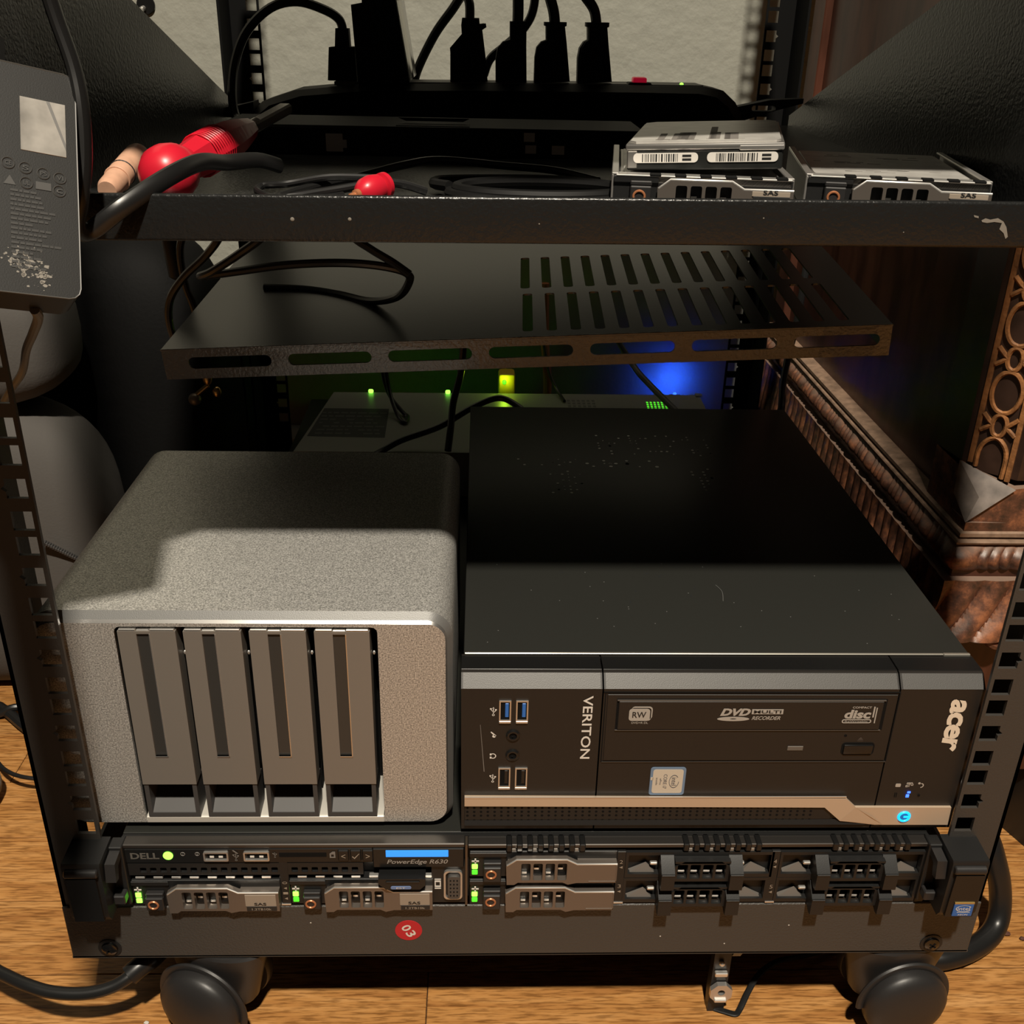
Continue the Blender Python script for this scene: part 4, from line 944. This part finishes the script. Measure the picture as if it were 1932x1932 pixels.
for i in range(17):
    z = -47.5-i*1.72; L = random.choice((7, 9, 11, 12.5, 14)) if i > 2 else 8+i
    x = -22.2
    while x < -22.2+L:
        w2 = random.uniform(.8, 2.6); b.box(x, x+w2, -.2, 0, z, z+.85); x += w2+.35
part(pb, 'printed_text', b, mat('worn_print', (0.032, 0.031, 0.029), 0.6), kind='stuff')
b = B()
for i in range(110):
    t = random.random(); x = -23+t*12+random.gauss(0, 1.6); z = -70-t*8+random.gauss(0, 2.4)
    r = abs(random.gauss(.35, .3))+.1
    if z < -82.6 or x > -2: continue
    k = random.randint(4, 6); a0 = random.random()*6
    b.add([(x+r*random.uniform(.6, 1.5)*math.cos(a0+2*PI*j/k), -.12, z+r*random.uniform(.5, 1.1)*math.sin(a0+2*PI*j/k)) for j in range(k)], [tuple(range(k))])
part(pb, 'scuff_marks', b, mat('pale_scuff', (0.24, 0.22, 0.19), 0.4), kind='stuff')
cable('adapter_cord', 'thick black cord looping down past the power brick and over the shelf lip', [(-186, -8, 568), (-183.8, -6, 558), (-181.1, -6, 544.8), (-177, -8, 529.3), (-175, -12, 515.2), (-175.3, -16, 499), (-177.4, -20, 485), (-180.5, -19, 475), (-178, -13, 472.5), (-166, -9, 481), (-152.4, 10, 489.8), (-147, 40, 491.5), (-143, 66, 488), (-134, 92, 486.0), (-126, 104, 482)], (3.7, 2.7), seg=12, flat=(0, 1, 0))
cable('brick_lead', 'thin grey lead running down from the bottom of the power brick', [(-188, -52, 452), (-190.2, -45, 447.1), (-206.3, -15, 432.3), (-221.1, 10, 418), (-241, 46, 396), (-256, 62, 381), (-268.6, 75, 366.9), (-290, 90, 342)], 1.8, mat('grey_lead', (0.12, 0.115, 0.105), 0.45))

hb = T('post_shade_bundle', 'black bundle added out of view at left to shade the left front post', 'added shade blocker', (-200, -160, 425))  # unseen bundle added only to cast shade on the left front post
part(hb, 'bundle', B().tube([(-203, -160, 425), (-198, -160, 520), (-196, -160, 600), (-194, -160, 660), (-200, -120, 900)], (13, 9), 12, 6), RUBBER)
# ================================================================== cords between the shelves
hang = 'black cords hanging between the two shelves'
cable('hanging_cord', 'black cord sagging from under the top shelf into a long flat loop, its lower run drawn for shade on the slotted shelf', [(-140, 200, 450), (-155, 200, 431), (-173.8, 210, 416.7), (-193, 220, 404), (-202.7, 230, 398.5), (-177, 220, 404.2), (-146, 210, 410.7), (-112.7, 200, 414.7), (-88, 200, 413.2), (-73, 205, 408), (-73, 215, 399.4), (-82, 240, 384.8), (-101, 262, 376), (-124.8, 285, 374.5), (-150, 300, 374), (-180, 306, 373.5)], 2.6, group=hang)  # last stretch, lying on the slotted shelf, stands in for the loop's shade
cable('hanging_cord', 'short black cord running down right to the end of the long loop', [(-118, 200, 452), (-105.6, 200, 432), (-93.6, 200, 423), (-81, 200, 415.5), (-71, 198, 409)], 2.4, group=hang)
cable('hanging_cord', 'black cord dropping left of the slotted shelf beside the lit strip of wall', [(-178, 240, 455), (-189.3, 240, 425), (-203, 250, 407.8), (-221, 258, 391.7), (-234, 265, 375), (-238, 270, 356), (-236, 280, 330)], 2.6, group=hang)
cable('hanging_cord', 'black cord curling at far left between the shelves', [(-222, 300, 440), (-226, 300, 420), (-235, 305, 400), (-236, 310, 375), (-231, 310, 352), (-240, 320, 330)], 2.6, group=hang)
sb = T('cord_end', 'black barrel-shaped cord connector hanging at far left under the top shelf', 'connector', (-246, 330, 380))
part(sb, 'barrel', B().lathe([(2, 0), (6, 3), (6.5, 40), (4.5, 48), (2, 56)], (-246, 330, 372), (-.08, 0, 1), 14), BLACK)
part(sb, 'ribs', B().ring((-249.3, 330, 416), (0, 0, 1), 6.2, .6, 16, 5).ring((-249.6, 330, 420), (0, 0, 1), 6.0, .6, 16, 5), LATCH)

# ================================================================== grey network box at the back
nb = T('network_switch', 'grey metal network box with a dark label, behind the enclosure and the desktop computer', 'network switch', (0, 510, 153.4))
part(nb, 'case', B().prism([(-192.5, 432), (194, 432), (199, 593), (-177, 590)], 154.5, 197.2, 'z').box(194, 201, 586, 593, 197, 199), SWGREY)
for x in (-170, 175):
    part(nb, 'foot', B().cyl((x, 450, 153.4), (0, 0, 1), 6, 1.4, 14), RUBBER); part(nb, 'foot', B().cyl((x, 570, 153.4), (0, 0, 1), 6, 1.4, 14), RUBBER)
lb = part(nb, 'rating_label', B().add([(-186, 468, 197.35), (-115, 466, 197.35), (-117, 542, 197.35), (-180, 542, 197.35)], [(0, 1, 2, 3)]), mat('dark_label_plate', (0.035, 0.035, 0.035), 0.5))
b = B()
for r_ in range(7):
    x = -180
    while x < -124:
        w2 = random.uniform(3, 9); y0 = 474+r_*9
        if random.random() < .8: b.box(x, x+w2, y0, y0+3.2, 197.4, 197.42)
        x += w2+2
part(nb, 'label_print', b, mat('dim_print', (0.12, 0.12, 0.115), 0.6), lb, kind='stuff')
b = B()
for x in range(6):
    for y in range(4): b.box(60+x*5, 63+x*5, 545+y*8, 550+y*8, 197.2, 197.25)
part(nb, 'top_print', b, bpy.data.materials['dim_print'], kind='stuff')
for x in (-139.2, -60.8):
    part(nb, 'status_light', B().box(x-2.5, x+2.5, 587, 590.4, 197.2, 201, 1), LEDG, label='green status light at the rear edge')
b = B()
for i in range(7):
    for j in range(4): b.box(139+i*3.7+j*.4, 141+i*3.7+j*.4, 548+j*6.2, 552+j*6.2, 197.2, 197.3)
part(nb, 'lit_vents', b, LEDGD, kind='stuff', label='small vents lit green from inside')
yc = T('network_cable', 'yellow network plug lit by green lights at the rear of the grey box', 'cable', (-2, 610, 196))
part(yc, 'plug_boot', B().box(-9, 8, 596, 618, 192, 216, 3, 2), YELL)
part(yc, 'link_light', B().ell((-3, 595.6, 208), 2.2, 1.2, 2.6, 12, 8), LEDGD)
part(yc, 'lead', B().tube([(-1, 612, 200), (-1, 640, 205), (0, 665, 190), (0, 680, 160)], 3, 8, 4), YELL)
cable('rear_shade_bundle', 'thick black bundle added behind the left rear post, standing in for shade on the wall', [(-282, 640, FZ+16), (-282, 640, 120), (-282, 640, 220), (-282, 642, 290)], 16, MATTE)  # added dark upright standing in for the shaded wall beside the post
cable('orange_cable', 'dull orange cable rising behind the grey box', [(45, 640, 155), (44, 640, 200), (40, 640, 240), (38, 640, 300)], 4.5, ORANGEC)
lead = 'dark leads behind the desktop computer'
cable('dark_lead', 'dark lead looping over the grey box near its label', [(-127, 560, 300), (-124.8, 560, 240), (-118, 545, 214), (-103, 525, 201), (-97, 515, 199.4), (-99, 500, 199.4), (-107, 515, 202), (-118, 545, 225), (-126, 565, 300)], 2.0, group=lead)
cable('dark_lead', 'black lead rising from behind the enclosure and arching over to the desktop computer', [(-122, 415, 199.8), (-112, 430, 200.5), (-96.5, 440, 205.7), (-63.8, 450, 214.8), (-35.5, 460, 229), (-12, 465, 237), (4, 450, 236), (16, 425, 232), (20, 400, 225)], 2.8, group=lead)
cable('dark_lead', 'black lead standing upright between the enclosure and the desktop computer', [(-42, 470, 300), (-45.2, 470, 260.4), (-52, 460, 234), (-54, 440, 216.2), (-56, 425, 202.1)], 3.2, group=lead)
cable('dark_lead', 'black lead slanting across the blue glow on the wall', [(100, 600, 270), (123, 560, 238.5), (136, 520, 230.4), (156, 470, 220), (166, 450, 214)], 3.0, group=lead)
cable('dark_lead', 'thin black lead curving right of the yellow plug', [(36, 610, 250), (42.3, 600, 219), (50.6, 590, 203), (57, 565, 199.0)], 1.6, group=lead)
cable('dark_lead', 'black lead hanging by the right rear post above the carved moulding', [(259, 490, 360), (254.5, 480, 310), (248.3, 470, 283.8), (243.5, 460, 257), (242, 450, 236), (242, 445, 200)], 3.2, group=lead)
ud = T('status_dongle', 'small black dongle with a blue light at the rear of the server', 'dongle', (195, 699, 140))
part(ud, 'body', B().box(188, 202, 691, 702, 140, 160, 1), BLACK)
part(ud, 'blue_light', B().ell((195, 702.0, 160), 2.2, 1.5, 2.2, 12, 8), LEDB)
def led(name, loc, e, col, r=0.002, kind='POINT'):
    o = lamp(name, kind, (loc[0]*mm, loc[1]*mm, (loc[2]-FZ)*mm), e, col, r)
    if kind == 'SPOT': o.rotation_euler = (PI/2, 0, 0); o.data.spot_size = math.radians(165); o.data.spot_blend = 1.0
    return o
led('blue_led_light', (195, 708, 166), 0.13, (0.02, 0.10, 1.0), 0.002, 'SPOT')
led('green_led_light', (-60, 600, 192), 0.010, (0.08, 1.0, 0.02))
led('green_led_light', (-3, 588, 212), 0.010, (0.55, 1.0, 0.04))
led('green_led_light', (-139, 600, 192), 0.002, (0.08, 1.0, 0.02))

# ================================================================== bags at left
bg = T('grey_bag', 'grey fabric bag with two bulging sections standing left of the rack', 'bag', (-455, 395, FZ))
part(bg, 'lower_section', B().ell((-472, 375, 138), 142, 55, 130, 40, 28, .6), BAGG)
part(bg, 'upper_section', B().ell((-476, 376, 318), 132, 54, 57, 40, 20, .65), BAGG)
zp = B()
for i in range(16): 
    t = i/15; zp.box(-373+t*20-1.2, -373+t*20+1.6, 318.5-2+t*12, 321+t*12, 163-t*22, 165.4-t*22, .4)
part(bg, 'zip', zp, LATCH, kind='stuff')
kb = T('black_bag', 'black leather bag in shadow behind the left side of the rack', 'bag', (-370, 560, FZ))
part(kb, 'body', B().ell((-355, 515, 192), 98, 78, 184, 40, 28, .6), BAGB)
part(kb, 'clasp', B().ell((-262, 436, 262), 4, 3, 6, 14, 10).cyl((-262, 436, 256), (-.75, -.1, -.6), 2.2, 14, 12).ell((-255, 436, 250), 4, 3.5, 5, 14, 10), BRASS, label='brass clasp')
part(kb, 'clasp_knob', B().ell((-274, 434, 244), 5.5, 5.5, 5.5, 16, 12), mat('dull_brass', (0.25, 0.2, 0.15), 0.4, metal=0.6))
hk = T('wall_hook', 'round black wall plate with a steel hook at upper left', 'hook', (-362, 735, 540))
part(hk, 'plate', B().cyl((-362, 735, 549), (0, -1, 0), 9, 3, 24, .6), BLACKG)
part(hk, 'hook', B().tube([(-364, 731, 546), (-364, 722, 544), (-363, 718, 539), (-361, 722, 535)], 2.6, 10, 5), STEEL)

# ================================================================== carved cabinet at right
cb = T('carved_cabinet', 'dark carved wooden cabinet with gadrooned moulding and golden fretwork, right of the rack', 'cabinet', (350, 400, FZ))
XS, YF, YB, XE = 286.0, 165.0, 640.0, 460.0
part(cb, 'side_panel', B().box(XS, XS+12, 215, YB-34, 250, 900), MAHOG)
part(cb, 'rear_stile', B().box(XS-7, XS+12, YB-34, YB, 250, 900, 1), MAHOG)
part(cb, 'front_panel', B().box(345, XE, YF, YF+12, 250, 900), MAHOG)
part(cb, 'bottom_board', B().box(XS-6, XE, YF-6, YB, 240, 258, .5), MAHOG)
part(cb, 'plinth', B().box(XS-13, XE, YF-13, YB, 74, 238, 1), MAHOG)
def sweep(prof, mod, stp, name, m, y_end=YB):
    """profile (outward offset, z) swept along the side, round the corner and along the front; mod(s, j) pushes it out"""
    vs = []; fs = []; k = len(prof)
    n1 = int((y_end-YF)/stp); n2 = int((XE-XS)/stp)
    for i in range(n1+1):
        t = i/n1
        for j, (o, z) in enumerate(prof):
            s = (1-t)*(y_end-YF); oo = o+mod(s, j); y0 = YF-o
            vs.append((XS-oo, y_end+(y0-y_end)*t, z))
    for i in range(n2+1):
        t = i/n2
        for j, (o, z) in enumerate(prof):
            s = t*(XE-XS); oo = o+mod(s+9360, j); x0 = XS-o
            vs.append((x0+(XE-x0)*t, YF-oo, z))
    for i in range(n1+n2+1):
        for j in range(k-1): fs.append((i*k+j, i*k+j+1, (i+1)*k+j+1, (i+1)*k+j))
    b = B(); bm = bmesh.new(); bv = [bm.verts.new(v) for v in vs]
    for f in fs: bm.faces.new([bv[i] for i in f])
    bmesh.ops.recalc_face_normals(bm, faces=bm.faces[:]); b.bm(bm)
    return part(cb, name, b, m)
flat = lambda s, j: 0
sweep([(-2, 262.5), (10, 262), (11.5, 261), (11.5, 258.5), (9.5, 258), (9.5, 256.8), (13, 256.4), (13.6, 255.4), (13, 254), (8, 253.6)], flat, 20, 'ledge_moulding', LEDGE)
tor = [(8.5+8.5*math.sin(PI*t)**.8, 253.8-21*t) for t in [i/14 for i in range(15)]]
def gad(s, j):
    a = s % 36; w2 = math.sin(PI*j/14)
    v = 3.6*math.sin(PI*a/17)**.6 if a < 17 else 2.6*abs(math.sin(PI*(a-17)/6.33))**.7
    return (v-1.8)*w2
sweep(tor, gad, 1.1, 'gadroon_moulding', CARVED)
sweep([(10, 233), (9, 231), (13, 230)], flat, 20, 'cove', MAHOG)
lf = [(10, 231.4), (18.5, 230.8)]+[(18.5+9.0*(t**1.3), 230-40*t) for t in [i/14 for i in range(1, 15)]]+[(12, 188)]
def leaf(s, j):
    if j < 1 or j > 15: return 0
    t = j/16; pd, amp = (17.0, 6.0) if s > 9000 else (13.0, 2.4)
    ph = (s+t*t*16) % pd
    return amp*(abs(math.sin(PI*ph/pd))**.7-.72)*min(1, t*3)*(1 if t < .8 else (1-t)*5)
sweep(lf, leaf, 1.0, 'leaf_carving', CARVED)
b = B()
for i in range(7): 
    x = XS+22+i*24
    b.tube([(x-8, YF-20, 193), (x-3, YF-23, 187), (x+3, YF-22, 185), (x+7, YF-20, 189), (x+9, YF-19, 194)], 3.2, 8, 4)
part(cb, 'leaf_tips', b, CARVED, kind='stuff')
# corner post with chamfer, fretwork and chamfer stop
PA = Vector((277, 178, 0)); PB = Vector((303, 155, 0)); zc = 297
b = B().prism([(277, 215), (277, 178), (303, 155), (345, 155), (345, 215)], zc, 900, 'z'); part(cb, 'corner_post', b, mat('dark_stile', (0.035, 0.018, 0.012), 0.4, var=(60, .4)))
b = B().box(277, 345, 155, 215, 262, 268)
b.add([(277, 215, zc), (277, 178, zc+4), (303, 155, zc-6), (345, 155, zc), (345, 215, zc), (277, 215, 268), (277, 178, 268), (279, 157, 268), (303, 155, 268), (345, 155, 268), (345, 215, 268)],
      [(0, 5, 6, 1), (1, 6, 7), (1, 7, 2), (7, 8, 2), (2, 8, 9, 3), (3, 9, 10, 4), (4, 10, 5, 0), (0, 1, 2, 3, 4)])
part(cb, 'corner_block', b, CARVED)
b = B().add([(275.6, 177.4, zc+4.4), (273.8, 172.4, 281), (276.4, 154.6, 268.2), (302.8, 153.2, zc-5.6), (283.5, 158.5, 284)], [(0, 1, 4), (1, 2, 4), (2, 3, 4), (3, 0, 4)])
part(cb, 'chamfer_stop', b, mat('dusty_grey_wood', (0.17, 0.14, 0.12), 0.6, var=(90, .4)), label='dusty grey chamfer stop')
U = (PB-PA).normalized(); N = Vector((U.y, -U.x, 0)); 
if N.y > 0: N = -N
LU = (PB-PA).length
def FP(u, z, o=0.8): p = PA+U*u+N*o; return (p.x, p.y, z)
b = B()
for ua, ub in ((4.0, 7.0), (27.6, 30.6)):
    z0 = zc+6-(ua/LU)*10
    q = [FP(ua, z0, 0), FP(ub, z0, 0), FP(ub, 640, 0), FP(ua, 640, 0), FP(ua, z0, 1.6), FP(ub, z0, 1.6), FP(ub, 640, 1.6), FP(ua, 640, 1.6)]
    b.add(q, [(0, 3, 2, 1), (4, 5, 6, 7), (0, 1, 5, 4), (1, 2, 6, 5), (2, 3, 7, 6), (3, 0, 4, 7)])
fb = part(cb, 'fretwork_border', b, FRET)
cu = 17.3
def fret(pts): part(cb, 'fret_scroll', B().tube([FP(u, z, 1.0) for u, z in pts], 1.5, 6, 4), FRET)
fret([(9, 300), (9, 310), (11.5, 317), (17.3, 321), (23, 317), (25.6, 310), (25.6, 296)])
z = 322
while z < 520:
    fret([(cu+9.3*math.sin(a)*.45, z+7-7*math.cos(a)) for a in [2*PI*i/10 for i in range(11)]])
    fret([(7, z+2), (11, z+5), (13.2, z+7), (11, z+9), (7, z+13)]); fret([(27.6, z+2), (23.6, z+5), (21.4, z+7), (23.6, z+9), (27.6, z+13)])
    z += 15
    fret([(cu+8.6*math.sin(a), z+13-13*math.cos(a)) for a in [2*PI*i/14 for i in range(15)]])
    z += 27
# black foot of the cabinet
part(cb, 'black_foot', B().prism([(363.5, 170), (372.5, 146), (458, 152), (458, 240), (363.5, 240)], FZ, 76, 'z'), BLACK)
for x, y in ((300, 600), (440, 600), (300, 240)): part(cb, 'hidden_foot', B().box(x-18, x+18, y-18, y+18, FZ, 76), BLACK)

# ================================================================== on the floor
single('bounce_blocking_mat', 'dark mat added out of view in front of the rack, cutting floor bounce at left', 'mat', B().box(-900, -205, -1100, -38, FZ, FZ+5, 2), mat('dark_mat', (0.02, 0.02, 0.021), 0.9, bump=(300, .4, .001)))  # unseen dark sheet added to stop floor bounce reaching the rack's left side
cable('thick_power_cable', 'thick black cable curving around the right front corner onto the floor', [(250, 150, 130), (282, 120, 108), (299.4, 88, 82), (308, 76, 60), (314, 72, 38), (312, 64, 22), (300, 54, 16), (276, 43, 15.2), (256, 44, 15.2), (225, 75, 15.2), (200, 110, 15.2)], 7.0, seg=14)
lc = T('floor_cable', 'black cable sweeping in from the left edge to under the rack', 'cable', (-270, 10, FZ))
part(lc, 'lead', B().tube([(-420, 60, 12), (-360, 40, 30), (-314.9, 16.1, 45), (-303.5, 10.4, 45), (-285, 1.9, 45), (-268.8, -2.4, 44), (-250.6, -3.3, 44), (-236, -.8, 46), (-225.3, 4.4, 50), (-216, 14, 53), (-205, 60, 50), (-200, 140, 20), (-200, 200, 12)], 3.7, 12, 6), RUBBER)
part(lc, 'strain_relief', B().tube([(-227, 4, 49.5), (-222, 8, 52), (-216, 14, 53), (-209, 30, 52)], 6.2, 12, 5), RUBBER)
fc = 'thin cables on the floor left of the rack'
cable('floor_lead', 'thick black lead on the floor at the left edge, against the grey bag', [(-520, 330, 13), (-445, 312, 13), (-425, 302, 13), (-400, 280, 13), (-375, 262, 13), (-340, 250, 13)], 4.5, group=fc)
cable('floor_lead', 'second black lead crossing the first at the left edge', [(-500, 290, 12), (-436, 296, 12), (-416, 300, 18), (-396, 306, 12), (-360, 300, 11)], 3.2, group=fc)
cable('floor_lead', 'thin dark lead curving over the floor beside the left front post', [(-470, 280, 30), (-420, 252, 26), (-401, 228, 24), (-385, 212, 24), (-365, 204, 24), (-335, 204, 22)], 1.6, group=fc)
kt = T('knit_slipper', 'tip of a light grey ribbed knit slipper at the left edge', 'slipper', (-402, 190, FZ))
part(kt, 'toe', B().ell((-412, 190, 24), 29, 26, 16, 28, 18, .8), KNIT)
b = B()
for i in range(6): b.ring((-412+i*4.5, 190, 24), (1, 0, 0), 15.5-.35*i*i*.8, .7, 20, 5)
part(kt, 'knit_ribs', b.xf(Matrix.Translation((0, 0, 0))), KNIT, kind='stuff')
mb = T('metal_bracket', 'small metal bracket with a bored plate under the base panel', 'bracket', (118, 14, FZ))
part(mb, 'strap', B().prism([(6, 62), (12, 62), (14, 22), (12, FZ), (6, FZ), (6, 22)], 111.5, 121.5, 'x').xf(Matrix.Translation((0, 4, 0))), BLACK)
part(mb, 'bored_plate', B().prism(circ(117.5, 27, 7.0, 8, 7.5, PI/8), 6.5, 9.5, 'y', [circ(117.5, 28, 2.2, 12)]), STEEL)
part(mb, 'plate_lip', B().box(113.6, 121, 5.2, 7, 21, 23.2, .4), BRIGHT)
part(mb, 'clip', B().box(112.5, 120, 7, 9.8, 40.5, 43.5, .4), BRIGHT)
part(mb, 'rivet', B().ell((116, 8.8, 50), 1.8, 1.8, 1.8, 12, 8), BRIGHT)
for xa, xb in ((107, 112), (131, 123)):
    part(mb, 'leg', B().prism([(xa, 69), (xa+6, 69), (xb+5, 50), (xb, 50)], 14, 16, 'y'), SWGREY)
cable('twist_tie', 'black twist tie lying bent on the floor under the rack', [(116, 11, 9.5), (122, 8.5, 9.8), (128, 6.5, 10), (131, 9, 10.5), (134, 13, 12), (139, 20, 14), (147, 29, 17), (160, 36, 20), (180, 42, 18), (205, 55, 11)], (1.9, .7), seg=8, cat='twist tie', flat=(0, 1, 0))
def crumb(x, y, s, label, m=CRUMB):
    b = B().ell((x, y, FZ+s*.45), s, s*.7, s*.45, 7, 5)
    for v in b.v: v += Vector((random.uniform(-.2, .2)*s, random.uniform(-.2, .2)*s, random.uniform(0, .15)*s))
    single('crumb', label, 'crumb', b, m, 'crumbs on the floor')
crumb(322, 66, 2.6, 'brown crumb on the floor near the right edge'); crumb(331, 62, 2.0, 'smaller brown crumb at the right edge of the floor')
crumb(331, 98, 1.6, 'brown shred on the floor at right, farther back'); crumb(-223, 5, 1.6, 'white fleck on the floor beside the left caster', DUST)
